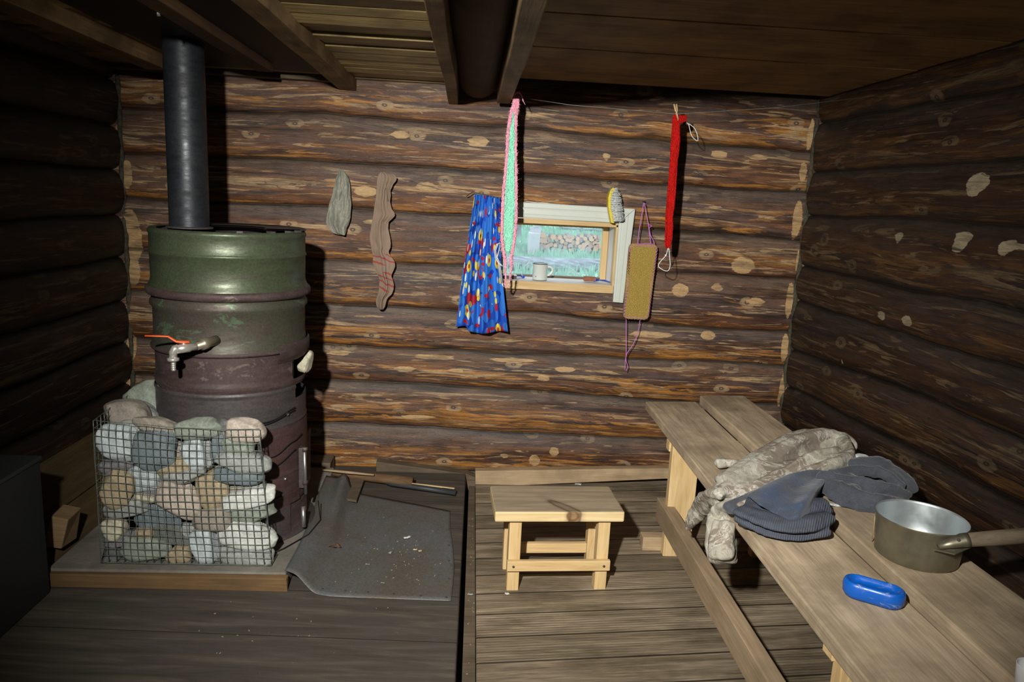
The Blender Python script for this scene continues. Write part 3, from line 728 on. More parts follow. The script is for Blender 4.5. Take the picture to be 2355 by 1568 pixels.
# ------------------------------------------------------------------ wire basket and stones
basket = thing('wire_basket', (-.96, 2.46, .102), 'square mesh wire basket packed with cobbles in front of the rusty stove', 'basket')
BX0, BX1, BY, BZ0, BZ1 = -1.262, -.672, 2.425, .104, .612
def wob(x, z, k): return .004 * nz((x * 9, z * 9, k))
def mesh_panel(name, fn, nu, nv, bulge=.0):
    mb = MB(); r = .00125
    for i in range(nu + 1):
        mb.tube([fn(i / nu, j / 20) for j in range(21)], r, 4)
    for j in range(nv + 1):
        mb.tube([fn(i / 24, j / nv) + Vector((0, -.001, 0)) for i in range(25)], r, 4)
    return mb.build(name, M['wire'], basket)
def front(u, v):
    zt = BZ1 + .012 * (1 - u) + .010 * math.sin(u * PI) * -1
    z = lerp(BZ0, zt, v); x = lerp(BX0 - .0 * v, lerp(BX1, BX1 - .035, v), u)
    return Vector((x + wob(x, z, 1), BY + .012 - .012 * math.sin(PI * v) * math.sin(PI * u) + wob(x, z, 5), z + wob(x, z, 9)))
mesh_panel('front_panel', front, 23, 19)
def left(u, v):
    z = lerp(BZ0, lerp(BZ1 + .012, .645, u), v); y = lerp(BY + .01, 2.90, u)
    return Vector((BX0 - .01 * u + wob(y, z, 2), y, z + wob(y, z, 3)))
mesh_panel('side_panel', left, 18, 19)
def right(u, v):
    z = lerp(BZ0, BZ1 - .03, v); y = lerp(BY + .01, 2.56, u)
    return Vector((lerp(BX1, BX1 - .035, v) - .05 * u + wob(y, z, 4), y, z))
mesh_panel('side_panel', right, 3, 18)
def bottom(u, v):
    return Vector((lerp(BX0, BX1, u), lerp(BY + .002, BY + .09, v), BZ0 + .003))
mesh_panel('bottom_panel', bottom, 23, 3)

ST = [  # px centre, size, tilt (deg), colour, front offset, label
 (336, 922, 80, 84, -32, 'grey_green', .26, 'grey green cobble at the very top of the pile by the stove'),
 (343, 966, 50, 80, -28, 'grey', .18, 'long grey cobble leaning under the topmost one'),
 (291, 957, 98, 66, 4, 'brown_grey', .12, 'large brown grey cobble on the upper left of the pile'),
 (303, 988, 56, 40, 8, 'grey', .06, 'small pale grey cobble tucked under the large brown grey one'),
 (267, 1017, 88, 76, 4, 'blue_white', .0, 'pale blue rounded cobble at the left end of the basket, upper row'),
 (356, 1033, 90, 88, 0, 'blue_grey', .0, 'big dark blue grey flat faced cobble in the upper left middle'),
 (365, 980, 104, 36, 14, 'brown_grey', .05, 'brown cobble with a rusty top lying over the dark blue one'),
 (452, 985, 108, 44, -4, 'grey_green', .015, 'wide olive grey cobble on the top edge of the mesh'),
 (512, 982, 36, 38, 10, 'dark', .07, 'small dark cobble between the olive and the pinkish top ones'),
 (501, 1022, 28, 74, 4, 'blue_grey', .03, 'narrow upright slate coloured cobble'),
 (567, 987, 82, 52, 2, 'pink_beige', .01, 'pinkish beige oval cobble on the top right of the basket'),
 (548, 1022, 70, 40, 2, 'grey_green', .02, 'grey veined cobble below the pinkish oval one'),
 (448, 1042, 50, 70, -18, 'blue_white', .01, 'pale bluish cobble with a rusty spot in the upper middle'),
 (415, 1046, 50, 54, 10, 'brown_grey', .05, 'brownish cobble behind the mesh between dark blue and pale ones'),
 (479, 1048, 40, 66, 6, 'grey', .04, 'grey cobble standing left of the long flat grey one'),
 (560, 1062, 124, 42, 2, 'grey', .0, 'long flat grey cobble sticking out of the right side, upper one'),
 (552, 1094, 108, 36, 2, 'blue_grey', .0, 'smooth slate blue oval cobble on the right'),
 (270, 1070, 76, 40, -8, 'purple', .02, 'dark purplish flat cobble under the pale blue one'),
 (333, 1097, 76, 56, -6, 'blue_white', .02, 'pale grey blue cobble in the left middle'),
 (268, 1124, 76, 88, 12, 'tan', .0, 'tan upright cobble at the left end of the basket'),
 (408, 1072, 88, 38, -22, 'tan', .01, 'tan sloping cobble below the dark blue one'),
 (423, 1094, 98, 32, -10, 'grey', .0, 'thin flat grey cobble above the big pinkish one'),
 (416, 1148, 104, 84, 8, 'pink_beige', .0, 'big pinkish cobble in the centre of the basket'),
 (492, 1122, 76, 92, -4, 'tan', .01, 'tan pointed cobble right of the big pinkish one'),
 (568, 1118, 84, 24, -10, 'brown_grey', .03, 'thin beige cobble beneath the slate blue oval'),
 (570, 1145, 124, 42, -17, 'pale', -.002, 'long white cobble sloping up to the right'),
 (582, 1174, 104, 54, -10, 'grey_green', .01, 'grey green cobble below the sloping white one'),
 (487, 1193, 98, 60, -2, 'brown_grey', .0, 'grey brown oval cobble in the lower middle'),
 (362, 1190, 108, 60, 14, 'blue_grey', .03, 'dark teal cobble in the lower left middle'),
 (295, 1168, 104, 42, -14, 'grey', .01, 'grey flat cobble under the tan upright one'),
 (352, 1134, 60, 44, 0, 'purple', .05, 'dark purplish small cobble left of the big pinkish one'),
 (338, 1143, 54, 16, 8, 'cream', .015, 'thin cream coloured chip in the left middle'),
 (266, 1213, 50, 52, -30, 'cream', .0, 'small yellowish cobble at the lower left corner'),
 (282, 1238, 80, 26, -16, 'purple', .01, 'thin dark violet cobble at the lower left'),
 (335, 1262, 112, 58, 6, 'grey_green', .0, 'large grey green cobble on the bottom left'),
 (398, 1226, 96, 50, 4, 'dark', .03, 'dark cobble above the small tan bottom one'),
 (414, 1273, 58, 40, 2, 'tan', .0, 'small tan cobble on the bottom row'),
 (468, 1257, 62, 82, -4, 'blue_white', -.002, 'round pale blue cobble standing on the bottom row'),
 (570, 1228, 128, 62, 4, 'pale', .0, 'biggest white cobble at the lower right'),
 (566, 1275, 126, 44, -2, 'grey', .0, 'pale grey cobble on the bottom right under the big white one'),
 (262, 1275, 38, 40, 0, 'dark', .01, 'small dark olive cobble in the bottom left corner'),
 (335, 1221, 40, 24, 0, 'tan', .01, 'small orange tan cobble in the lower left middle'),
 (440, 1228, 60, 48, 20, 'grey', .04, 'grey cobble behind the round pale blue one'),
 (520, 1262, 44, 60, 0, 'dark', .05, 'dark cobble behind the two lower right ones'),
 (300, 1085, 44, 40, 0, 'dark', .04, 'dark cobble in the gap left of the pale grey blue one'),
]
for i, (sx_, sy_, w_, h_, tl, mc, off, lb) in enumerate(ST):
    hy = .034 if off < .03 else (.026 if off < .1 else .05)
    if .03 <= off < .1: off = min(off, .04) if sx_ > 320 else off
    Y = 2.443 + hy * .86 + off
    p = at(sx_, sy_, Y=Y); k = (Y / FPX) * 1.045
    hx, hz = w_ / 2 * k * 1.10, h_ / 2 * k * 1.16
    stone(p, hx, hy, hz, math.radians(tl + 2), SM[mc], lb, i + 1)

# ------------------------------------------------------------------ left: black box, block, ledges
bx = thing('firewood_box', (-1.53, 2.0, .043), 'dark metal box standing against the dark left wall', 'box')
mb = MB(); mb.box((-1.66, 1.55, .044), (-1.385, 2.335, .515)); mb.build('box_body', plain('black_sheet', (.024, .026, .026), .55, .3), bx, bevel=.004)
mb = MB(); mb.box((-1.665, 1.545, .516), (-1.380, 2.340, .530)); mb.build('box_top', plain('black_sheet_top', (.034, .037, .040), .5, .3), bx, bevel=.003)
p = at(160, 1215, X=-1.43)
mb = MB(); mb.box(p + Vector((-.055, -.05, -.055)), p + Vector((.01, .05, .06)), jit=.006, ry=.2)
tag(mb.build('wood_block', wood('block', (.16, .10, .05), (.28, .19, .1), 'X', .8, knots=False), bevel=.004), 'small brown wood block on the ledge left of the stone basket', 'wood block')
# nail or bracket hook at the ceiling above the flue
p = at(356, 12, Z=1.925)
mb = MB(); mb.tube([p + Vector((0, 0, .02)), p, p + Vector((.008, -.005, -.012)), p + Vector((.012, -.005, -.03))], .005, 8)
tag(mb.build('hook', M['bolt']), 'small steel hook under the ceiling above the stove pipe', 'hook')

# ------------------------------------------------------------------ metal sheet
ms = metal('grey_sheet_iron', (.115, .130, .140), (.100, .092, .078), (.10, .082, .060), .6, .40, .2, 2.2)
def sheet_pt(u, v):
    # u: left to right, v: near to far
    a = Vector((-.618, 2.402, .10)); b = at(1037, 1382, Z=.046); c = at(1040, 1175, Z=.046); d = Vector((-.640, 3.30, .10))
    bow = -.045 * math.sin(min(1, u / .3) * PI / 2) * (1 - v) if u < .3 else -.045 * (1 - v) * (1 - (u - .3) / .7)
    x = lerp(lerp(a.x, b.x, u), lerp(d.x, c.x, u), v); y = lerp(lerp(a.y, b.y, u), lerp(d.y, c.y, u), v) + bow
    u0, u1 = .05, .22 + .06 * v
    h = .057 if u < u0 else (.057 * (.5 + .5 * math.cos(PI * (u - u0) / (u1 - u0))) if u < u1 else 0)
    ridge = .055 * v ** 2 * math.exp(-((u - .16) / .045) ** 2)
    return Vector((x + .01 * math.sin(v * 5), y, .047 + h + ridge + .0015 * nz((x * 5, y * 5, 1))))
mb = MB(); mb.grid([[sheet_pt(i / 50, j / 30) for i in range(51)] for j in range(31)])
sheet = thing('metal_sheet', (-.3, 2.7, .046), 'grey sheet iron nailed to the boards right of the stove', 'metal sheet')
mb.build('sheet', ms, sheet, solid=.0016)
for t_ in (.15, .3, .45, .62, .8, .97):
    p = at(lerp(690, 1037, t_), lerp(1358, 1382, t_) - 8, Z=.050); mb = MB(); mb.ball(p, .0042, 6, (1, 1, .4)); mb.build('nail', M['rust'], sheet)
for t_ in (.25, .45, .62, .8):
    p = at(1037, lerp(1382, 1175, t_), Z=.050) - Vector((.008, 0, 0)); mb = MB(); mb.ball(p, .0042, 6, (1, 1, .4)); mb.build('nail', M['rust'], sheet)
# wedge board at the back of the sheet
mb = MB(); mb.prism([at(782, 1102, Z=.062), at(838, 1106, Z=.062), at(820, 1156, Z=.062), at(786, 1150, Z=.062)], (0, 0, .012))
tag(mb.build('board_offcut', M['grey_b'], bevel=.002), 'short grey board offcut behind the ridge of the metal sheet', 'board')
# sticks
def stick(name, pts, r, mat, label, **k):
    mb = MB(); mb.tube(pts, r, k.get('n', 10), flat=k.get('flat', 1)); return tag(mb.build(name, mat), label, 'stick')
bark = wood('bark_stick', (.075, .042, .022), (.17, .10, .05), 'X', .8, knots=False, seed=21)
pts = [at(x, y, Z=.085) for x, y in ((748, 1086), (800, 1092), (850, 1097), (900, 1102), (949, 1108))]
stick('round_stick', pts, [.012, .017, .021, .024, .022], bark, 'round brown stick lying along the foot of the back wall')
pts = [at(x, y, Z=.115) for x, y in ((742, 1080), (800, 1086), (860, 1092))]
stick('split_lath', pts, [.008, .011, .006], M['base_b'], 'pale split lath lying on the round brown stick', flat=.6, n=5)
pa = at(888, 1110, Z=.068); pb = at(1048, 1133, Z=.062)
sp = thing('kindling_split', (pa + pb) / 2, 'splintered kindling piece with black painted side', 'kindling')
dirv = (pb - pa).normalized(); up_ = Vector((0, 0, 1)); sd = dirv.cross(up_)
mb = MB(); mb.tube([pa, pa.lerp(pb, .08), pa.lerp(pb, .5), pb], [.009, .016, .016, .017], 4); mb.build('split_wood', plain('black_painted_wood', (.028, .032, .036), .5), sp)
mb = MB()
for k in range(7):
    s0 = pa + Vector((random.uniform(-.01, .02), random.uniform(-.012, .012), .010)); mb.tube([s0 + dirv * .03, s0 - dirv * random.uniform(.0, .04) + Vector((0, 0, random.uniform(-.008, .012)))], [.0028, .0008], 4)
mb.tube([pa.lerp(pb, .30) + Vector((0, 0, .015)), pa.lerp(pb, .98) + Vector((0, .006, .016))], [.003, .006], 4)
mb.build('bare_splinters', M['pine'], sp)

# ------------------------------------------------------------------ litter
lit = [(936, 1236, 11, 4, .5, 'white', 'white paper scrap on the metal sheet nearest the stove'), (955, 1264, 6, 3, 0, 'cream', 'cream wood chip on the metal sheet, left one of the pair'),
       (966, 1267, 5, 3, .2, 'cream', 'cream wood chip on the metal sheet, right one of the pair'), (898, 1271, 7, 3, 1.2, 'grey', 'grey shred on the metal sheet'),
       (846, 1298, 7, 2, 0, 'grey', 'thin grey shred near the left of the metal sheet'), (880, 1341, 6, 2, 0, 'grey', 'faint grey fleck near the front of the metal sheet'), (1330, 1113, 10, 5, -.4, 'white', 'white paper scrap on the floor behind the stool'),
       (1166, 1366, 7, 3, 0, 'white', 'white paper scrap on the floor left of the stool leg'), (1082, 1367, 9, 3, 0, 'grey', 'pale scrap in the floor channel')]
LM = {'white': plain('white_paper', (.62, .64, .60), .8), 'cream': plain('cream_chip', (.55, .42, .25), .8), 'grey': plain('grey_shred', (.26, .27, .25), .8), 'leaf': plain('dry_leaf', (.13, .055, .02), .8)}
def zf(px, py):
    if px > 1094: return .002
    if px > 1062: return -.019
    return .0515
for (x, y, w_, h_, a, mt, lb) in lit:
    p = at(x, y, Z=zf(x, y)); s_ = (p - CAM).length / FPX
    mb = MB(); hw, hh = w_ * s_ * .7, h_ * s_ * 1.1; P = []
    for i in range(6):
        row = []
        for j in range(4):
            uu, vv = (i / 5 - .5) * 2 * hw, (j / 3 - .5) * 2 * hh * (1 - .3 * nz((i, 3, x)))
            row.append(p + Vector((uu * math.cos(a) - vv * math.sin(a), uu * math.sin(a) + vv * math.cos(a), .001 + .006 * abs(nz((i * .6, j * .6, x * .01))))))
        P.append(row)
    mb.grid(P); tag(mb.build('scrap', LM[mt], solid=.0012), lb, 'scrap', 'litter on the floor')
for k, (x, y, a) in enumerate(((764, 1257, .3), (778, 1255, -.7))):
    p = at(x, y, Z=.074 if k == 0 else .064); mb = MB()
    mb.grid([[p + Vector(((i / 6 - .5) * .035 * math.cos(a) - (j - 1) * .005 * math.sin(PI * i / 6) * math.sin(a), (i / 6 - .5) * .035 * math.sin(a) + (j - 1) * .005 * math.sin(PI * i / 6), .003 + .004 * math.sin(i))) for j in range(3)] for i in range(7)])
    tag(mb.build('dry_leaf', LM['leaf'], solid=.0008), ('curled dry brown leaf on the metal sheet by the stove, left one', 'curled dry brown leaf on the metal sheet by the stove, right one')[k], 'leaf', 'litter on the floor')
rnd = random.Random(3); mb = MB()
for k in range(120):
    if k < 70: x, y, z = rnd.gauss(-.22, .12), rnd.gauss(2.6, .16), .050
    elif k < 95: x, y, z = rnd.uniform(.034, .056), rnd.uniform(1.8, 3.3), -.0215
    else: x, y, z = rnd.uniform(-.9, .0), rnd.uniform(1.6, 2.3), .0435
    if z == .05 and not (-.5 < x < -.05 and 2.32 < y < 3.0): continue
    r = rnd.uniform(.0007, .0020); a = rnd.uniform(0, 3.14)
    mb.box((x - r * 1.6, y - r * .6, z), (x + r * 1.6, y + r * .6, z + .0015), rz=a)
tag(mb.build('wood_crumbs', plain('crumb', (.34, .26, .16), .8)), 'tiny wood crumbs strewn over the sheet iron and boards', 'crumbs', kind='stuff')

# ================================================================== STOOL
ang = math.radians(3.0)
s0 = Vector((.350, 2.615, 0)); stool = thing('stool', s0, 'small square legged pine stool with a knotty grey top, in the middle of the floor', 'stool')
stool.rotation_euler.z = ang
def sbox(name, a, b, mat, bev=.003, dup=1):
    mb = MB(); mb.box(a, b); o = mb.build(name, mat, None, bevel=bev); o.parent = stool; return o
N = NT('stool_top_wood')
cc = N.co('Object'); g = N.noise(N.co('Object', (1.2, 14, 14)), 2.2, 6, .65, 1.0)
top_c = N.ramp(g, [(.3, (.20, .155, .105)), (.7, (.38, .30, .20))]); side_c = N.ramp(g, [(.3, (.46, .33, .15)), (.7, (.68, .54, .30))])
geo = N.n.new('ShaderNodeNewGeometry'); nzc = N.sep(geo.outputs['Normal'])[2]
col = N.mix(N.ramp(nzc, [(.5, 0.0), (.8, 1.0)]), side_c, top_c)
sp3 = N.sep(cc); dx = N.math('MULTIPLY', N.math('SUBTRACT', sp3[0], .03), 1.0)
d1 = N.math('SQRT', N.math('ADD', N.math('POWER', N.math('ADD', dx, N.math('MULTIPLY', N.math('ADD', sp3[1], .13), .75)), 2.0), N.math('MULTIPLY', N.math('POWER', N.math('ADD', sp3[1], .125), 2.0), .12)))
d1 = N.math('ADD', d1, N.math('MULTIPLY', N.math('SUBTRACT', N.noise(cc, 30, 3), .5), .012))
km = N.ramp(d1, [(.006, .35), (.016, .5), (.022, .95), (.03, .25), (.045, 0.0)])
col = N.mix(km, col, (.075, .040, .022))
d2 = N.math('SQRT', N.math('ADD', N.math('POWER', N.math('SUBTRACT', sp3[0], .045), 2.0), N.math('MULTIPLY', N.math('POWER', N.math('SUBTRACT', sp3[2], .309), 2.0), 1.3)))
ff = N.math('MULTIPLY', N.math('LESS_THAN', nzc, .5), N.ramp(d2, [(.0, .5), (.013, .55), (.018, .95), (.022, .9), (.027, .15), (.035, 0.0)]))
col = N.mix(ff, col, (.13, .060, .022)); N.bump(g, .2, .004)
top_m = N.fin(col, .6, 0, .3)
sbox('seat', (-.240, -.160, .285), (.238, .085, .326), top_m, .006)
for x in (-.182, .150):
    for y in (-.135, .022):
        sbox('leg', (x, y, 0), (x + .045, y + .045, .2845), M['pine_z'], .003)
sbox('front_rail', (-.186, -.154, .088), (.200, -.136, .128), M['pine'], .002)
sbox('back_rail', (-.137, .030, .066), (.150, .052, .106), M['pine'], .002)
for x in (-.160, .172):
    sbox('side_rail', (x - .01, -.088, .200), (x + .01, .020, .235), M['pine'], .002)
for x in (-.163, .176):
    mb = MB(); mb.tube([(x, -.1545, .108), (x, -.157, .108)], .0045, 12); o = mb.build('screw', M['steel_dk'], None); o.parent = stool

# ================================================================== BENCH
bench = thing('bench', (1.08, 2.1, 0), 'long plank bench table on trestle legs along the right wall', 'bench')
BTL, BTR = .528, .558
def X_edge(y, x_far, x_near): return lerp(x_near, x_far, (y - 1.4) / (3.27 - 1.4))
mb = MB()
mb.hexa([(X_edge(.7, .844, .812), .7, BTL - .040), (X_edge(.7, 1.093, 1.072), .7, BTL - .040), (1.093, 3.297, BTL - .040), (.844, 3.268, BTL - .040),
         (X_edge(.7, .844, .812), .7, BTL), (X_edge(.7, 1.093, 1.072), .7, BTL), (1.093, 3.297, BTL), (.844, 3.268, BTL)])
mb.build('seat_board', M['bench'], bench, bevel=.004)
mb = MB()
mb.hexa([(1.0735, .7, BTR - .045), (1.334, .7, BTR - .045), (1.336, 3.33, BTR - .045), (1.112, 3.30, BTR - .045),
         (1.073, .7, BTR), (1.334, .7, BTR), (1.336, 3.33, BTR), (1.110, 3.30, BTR)])
mb.build('seat_board', M['bench'], bench, bevel=.005)
for yy in (2.765, 1.385):
    mb = MB(); mb.box((.842, yy, 0), (.955, yy + .038, .488)); mb.build('leg', M['pine_z'], bench, bevel=.003)
    mb = MB(); mb.box((.870, yy + .039, 0), (.950, yy + .085, .488)); mb.build('leg', M['pine_orange'], bench, bevel=.003)
    mb = MB(); mb.box((1.22, yy, 0), (1.32, yy + .045, .488)); mb.build('leg', M['pine_z'], bench, bevel=.003)
    mb = MB(); mb.box((.835, yy + .03, .448), (1.33, yy + .075, .4895)); mb.build('cross_batten', M['pine'], bench, bevel=.002)
    mb = MB(); mb.box((.765, yy + .045, 0.001), (.868, yy + .100, .062)); mb.build('foot_bar', M['base_b'], bench, bevel=.003)
mb = MB(); mb.box((.815, .7, .128), (.866, 2.86, .222), rz=math.radians(-.4)); mb.build('long_rail', M['rail'], bench, bevel=.003)
mb = MB(); mb.box((.842, 2.20, .4885 - .03), (1.33, 2.24, .4885)); mb.build('cross_batten', M['grey_b'], bench, bevel=.002)

# ================================================================== THINGS HANGING ON THE BACK WALL
def cloth_rows(rows, Y, amp, folds, ny=60, nx=40, drift=.6, Yfn=None, jit=0.0, seed=0, uvw=.5):
    """cloth given by its left and right edge at several heights; folds run down the cloth"""
    P, UV = [], []
    y0, y1 = rows[0][0], rows[-1][0]
    for i in range(ny + 1):
        py = lerp(y0, y1, i / ny); xl, xr = interp(rows, py)
        rp, ru = [], []
        for j in range(nx + 1):
            u = j / nx; px = lerp(xl, xr, u)
            yy = Y + amp * math.sin(folds * 2 * PI * u + drift * math.sin(i / ny * 5 + seed)) * (.55 + .45 * i / ny) + amp * .9 * nz((u * 5, i / ny * 3, seed + 2))
            if Yfn: yy += Yfn(u, i / ny)
            p = at(px, py, Y=yy); p += Vector((0, jit * nz((u * 9, i / ny * 14, seed)), jit * nz((u * 12, i / ny * 9, seed + 5))))
            rp.append(p); ru.append((u * uvw, 1 - i / ny))
        P.append(rp); UV.append(ru)
    return P, UV
def fabric(name, col, col2=None, rough=.9, weave=350, bump=.3):
    N = NT(name); c = N.co('Object'); n = N.noise(c, 14, 5, .65); wv = N.noise(c, weave, 2, .5)
    b = N.mix(N.ramp(n, [(.35, 0.0), (.65, 1.0)]), col, col2 or tuple(x * .78 for x in col))
    b = N.mix(1.0, b, N.ramp(wv, [(.3, .8), (.7, 1.15)]), 'MULTIPLY')
    crease = N.noise(N.co('Object', (1, 1, .45)), 22, 5, .6, 1.2)
    N.bump(N.math('ADD', N.math('MULTIPLY', crease, 1.0), N.math('MULTIPLY', wv, .12)), bump, .012)
    N.b.inputs['Sheen Weight'].default_value = .15
    return N.fin(b, rough, 0, .15)

# grey rag
rag_rows = [(391, 779, 787), (396, 777, 793), (402, 775, 798), (414, 772, 803), (427, 769, 805), (445, 764, 806), (457, 761, 807), (470, 757, 808), (485, 754, 807), (500, 751, 806), (512, 750, 803), (518, 752, 801), (524, 757, 797), (530, 762, 797), (536, 768, 795), (540, 790, 794)]
P, UV = cloth_rows(rag_rows, 3.535, .010, 2.2, jit=.008, seed=1, Yfn=lambda u, v: -.012 * math.sin(PI * u))
rag = thing('rag', at(783, 395, Y=3.54), 'small grey crumpled rag hanging on the wall right of the stove pipe', 'rag')
mb = MB(); mb.grid(P, True, UV); mb.build('cloth', fabric('grey_linen', (.31, .31, .26), (.21, .21, .17), bump=.9), rag, solid=.003, sub=1)
def nail(parent, px, py, Y=3.56):
    mb = MB(); p = at(px, py, Y=Y); mb.tube([p + Vector((0, .03, 0)), p + Vector((0, -.015, .003))], .002, 6); mb.ball(p + Vector((0, -.015, .003)), .0035, 6); return mb.build('nail', M['steel_dk'], parent)
nail(rag, 783, 393)
# beige torn sleeve / stocking
st_rows = [(395, 877, 884), (400, 871, 904), (408, 868, 913), (416, 867, 911), (424, 867, 904), (430, 867, 902), (438, 866, 898), (450, 865, 899), (463, 863, 897), (480, 860, 901), (490, 859, 908), (497, 858, 908), (503, 857, 902), (510, 855, 894), (525, 853, 893), (540, 850, 896),
           (550, 850, 898), (560, 852, 899), (570, 854, 898), (577, 855, 894), (583, 857, 895), (592, 858, 902), (602, 857, 908), (612, 859, 909), (620, 862, 906), (628, 866, 902), (636, 871, 900), (645, 873, 904), (656, 872, 906), (666, 872, 905), (676, 869, 901), (683, 867, 893), (690, 865, 889), (698, 865, 887), (706, 867, 885), (712, 873, 880)]
P, UV = cloth_rows(st_rows, 3.528, .003, 1.6, ny=170, jit=.002, seed=4, Yfn=lambda u, v: -.016 * math.sin(PI * u) - .010 * math.exp(-((u - .5) / .07) ** 2))
stk = thing('stocking', at(880, 400, Y=3.54), 'long beige torn stocking with red stripes at the foot hanging on the wall', 'stocking')
N = NT('striped_beige_knit'); tc = N.n.new('ShaderNodeTexCoord'); spv = N.sep(tc.outputs['UV'])
vv = N.math('ADD', spv[1], N.math('MULTIPLY', N.math('SUBTRACT', spv[0], .25), .10)); vv = N.math('ADD', vv, N.math('MULTIPLY', N.math('SUBTRACT', N.noise(N.co('Object'), 12, 2), .5), .05))
s1 = N.ramp(N.math('FRACT', N.math('MULTIPLY', vv, 22)), [(.0, 1.0), (.22, 1.0), (.27, 0.0), (.95, 0.0), (1.0, 1.0)])
zone = N.ramp(spv[1], [(.12, 0.0), (.14, 1.0), (.27, 1.0), (.275, .0), (.32, 0.0), (.325, 1.0), (.40, 1.0), (.405, 0.0)])
sel = N.math('MULTIPLY', s1, zone)
bb = N.mix(N.noise(N.co('Object'), 16, 4), (.20, .145, .105), (.29, .215, .160))
bb = N.mix(N.math('MULTIPLY', sel, .85), bb, (.30, .035, .04)); wv = N.noise(N.co('Object'), 300, 2)
N.bump(N.math('ADD', N.noise(N.co('Object', (1, 1, .7)), 12, 5, .6, 1), N.math('MULTIPLY', wv, .2)), .45, .01)
mb = MB(); mb.grid(P, True, UV); mb.build('knit', N.fin(bb, .95, 0, .1), stk, solid=.004, sub=1)
nail(stk, 880, 398)
mb = MB(); f0 = [at(x, y, Y=3.505) for x, y in ((886, 405), (888, 430), (890, 450), (892, 463))]; mb.tube(f0, [.006, .006, .005, .002], 6, flat=.4); mb.build('torn_fold', fabric('beige_knit', (.24, .175, .13)), stk)

# curtain
cur_rows = [(446, 1092, 1152), (455, 1091, 1152), (480, 1087, 1152), (500, 1083, 1152), (530, 1078, 1151), (560, 1074, 1152), (600, 1068, 1153), (650, 1062, 1157), (700, 1055, 1163), (735, 1051, 1167), (752, 1049, 1168), (766, 1062, 1167)]
P, UV = [], []
nx, ny = 120, 60
for i in range(ny + 1):
    rp, ru = [], []
    v = i / ny
    for j in range(nx + 1):
        u = j / nx
        ybot = 752 + 12 * min(1, max(0, (u - .18) / .06)) - 3 * math.sin(u * 9); ytop = 446 + 9 * u
        py = lerp(ytop, ybot, v); xl, xr = interp([(0, 1092, 1152), (.2, 1083, 1152), (.5, 1068, 1153), (.75, 1058, 1160), (1.0, 1049, 1168)], v)
        px = lerp(xl, xr, u)
        g = .010 * math.sin(2 * PI * 8 * u + 1.0) * (1 - v) ** .8 + .030 * v ** .7 * math.sin(2 * PI * 2.6 * u + .9 + .5 * math.sin(v * 3)) + .006 * math.sin(2 * PI * 7.3 * u + 2 * v)
        p = at(px, py, Y=3.500 + g); rp.append(p); ru.append((u * .44, (1 - v) * .60))
    P.append(rp); UV.append(ru)
cur = thing('curtain', at(1120, 450, Y=3.53), 'short blue curtain printed with red yellow and white shapes left of the window', 'curtain')
N = NT('printed_cotton'); tc = N.n.new('ShaderNodeTexCoord'); uv = tc.outputs['UV']
def mapv(sx, sy, rot=0, loc=(0, 0, 0)):
    m = N.n.new('ShaderNodeMapping'); N.l(uv, m.inputs[0]); m.inputs['Scale'].default_value = (sx, sy, 1); m.inputs['Rotation'].default_value = (0, 0, rot); m.inputs['Location'].default_value = loc; return m.outputs[0]
col = (.010, .050, .36)
def blob(vec, sc_, r, c, col, rnd=.9, pick=None):
    d = N.vor(vec, sc_, rnd=rnd, flat=True); f = N.ramp(d, [(r, 1.0), (r + .012, 0.0)])
    if pick is not None:
        cc = N.vor(vec, sc_, out='Color', rnd=rnd, flat=True); f = N.math('MULTIPLY', f, N.math('GREATER_THAN', N.sep(cc)[0], pick))
    return N.mix(f, col, c)
col = blob(mapv(1, 1), 11, .46, (.030, .17, .60), col)
col = blob(mapv(1, .8, .3, (3, 1, 0)), 9, .46, (.018, .085, .50), col, pick=.3)
col = blob(mapv(1, 1, .6, (1, 5, 0)), 9.5, .31, (.36, .020, .035), col, pick=.58)
col = blob(mapv(1, 1, .1, (7, 2, 0)), 11, .33, (.030, .17, .60), col, pick=.2)
col = blob(mapv(1, .9, 0, (2, 8, 0)), 10, .24, (.66, .54, .05), col, pick=.55)
col = blob(mapv(1, .9, 0, (2, 8, 0)), 10, .09, (.40, .02, .03), col, pick=.62)
col = blob(mapv(1.9, .8, .5, (5, 3, 0)), 12, .17, (.68, .74, .66), col, pick=.62)
col = blob(mapv(.8, 1.9, -.4, (9, 6, 0)), 12, .19, (.38, .02, .04), col, pick=.6)
col = blob(mapv(1, 1, .9, (4, 9, 0)), 15, .30, (.030, .17, .60), col, pick=.4)
col = blob(mapv(1, .7, .2, (11, 2, 0)), 14, .20, (.38, .02, .04), col, pick=.72)
col = blob(mapv(1.1, .9, 0, (6, 12, 0)), 15, .18, (.66, .54, .05), col, pick=.78)
col = blob(mapv(1.8, .8, -.5, (3, 7, 0)), 14, .16, (.62, .70, .64), col, pick=.78)
wv = N.noise(N.co('Object'), 380, 2); col = N.mix(1.0, col, N.ramp(wv, [(.3, .85), (.7, 1.12)]), 'MULTIPLY')
N.bump(wv, .15, .002)
mb = MB(); mb.grid(P, True, UV); mb.build('printed_cloth', N.fin(col, .85, 0, .15), cur, solid=.0015)
mb = MB(); mb.tube([at(1073, 451, Y=3.53), at(1080, 446, Y=3.51), at(1087, 441, Y=3.51), at(1094, 443, Y=3.50), at(1120, 449, Y=3.50), at(1150, 456, Y=3.505)], .0022, 6); mb.build('hanging_wire', M['rust'], cur)
mb = MB()
for off in (0, 3):
    mb.tube([at(x, y, Y=3.465) for x, y in ((1152 + off, 650), (1146 + off, 605), (1139 + off, 592), (1137 + off, 575), (1142 + off, 562), (1150, 558 + off), (1150, 568), (1143, 590 + off), (1149, 605 + off), (1156, 612))], .0024, 6)
mb.build('tie_string', plain('white_string', (.62, .64, .66), .8), cur)

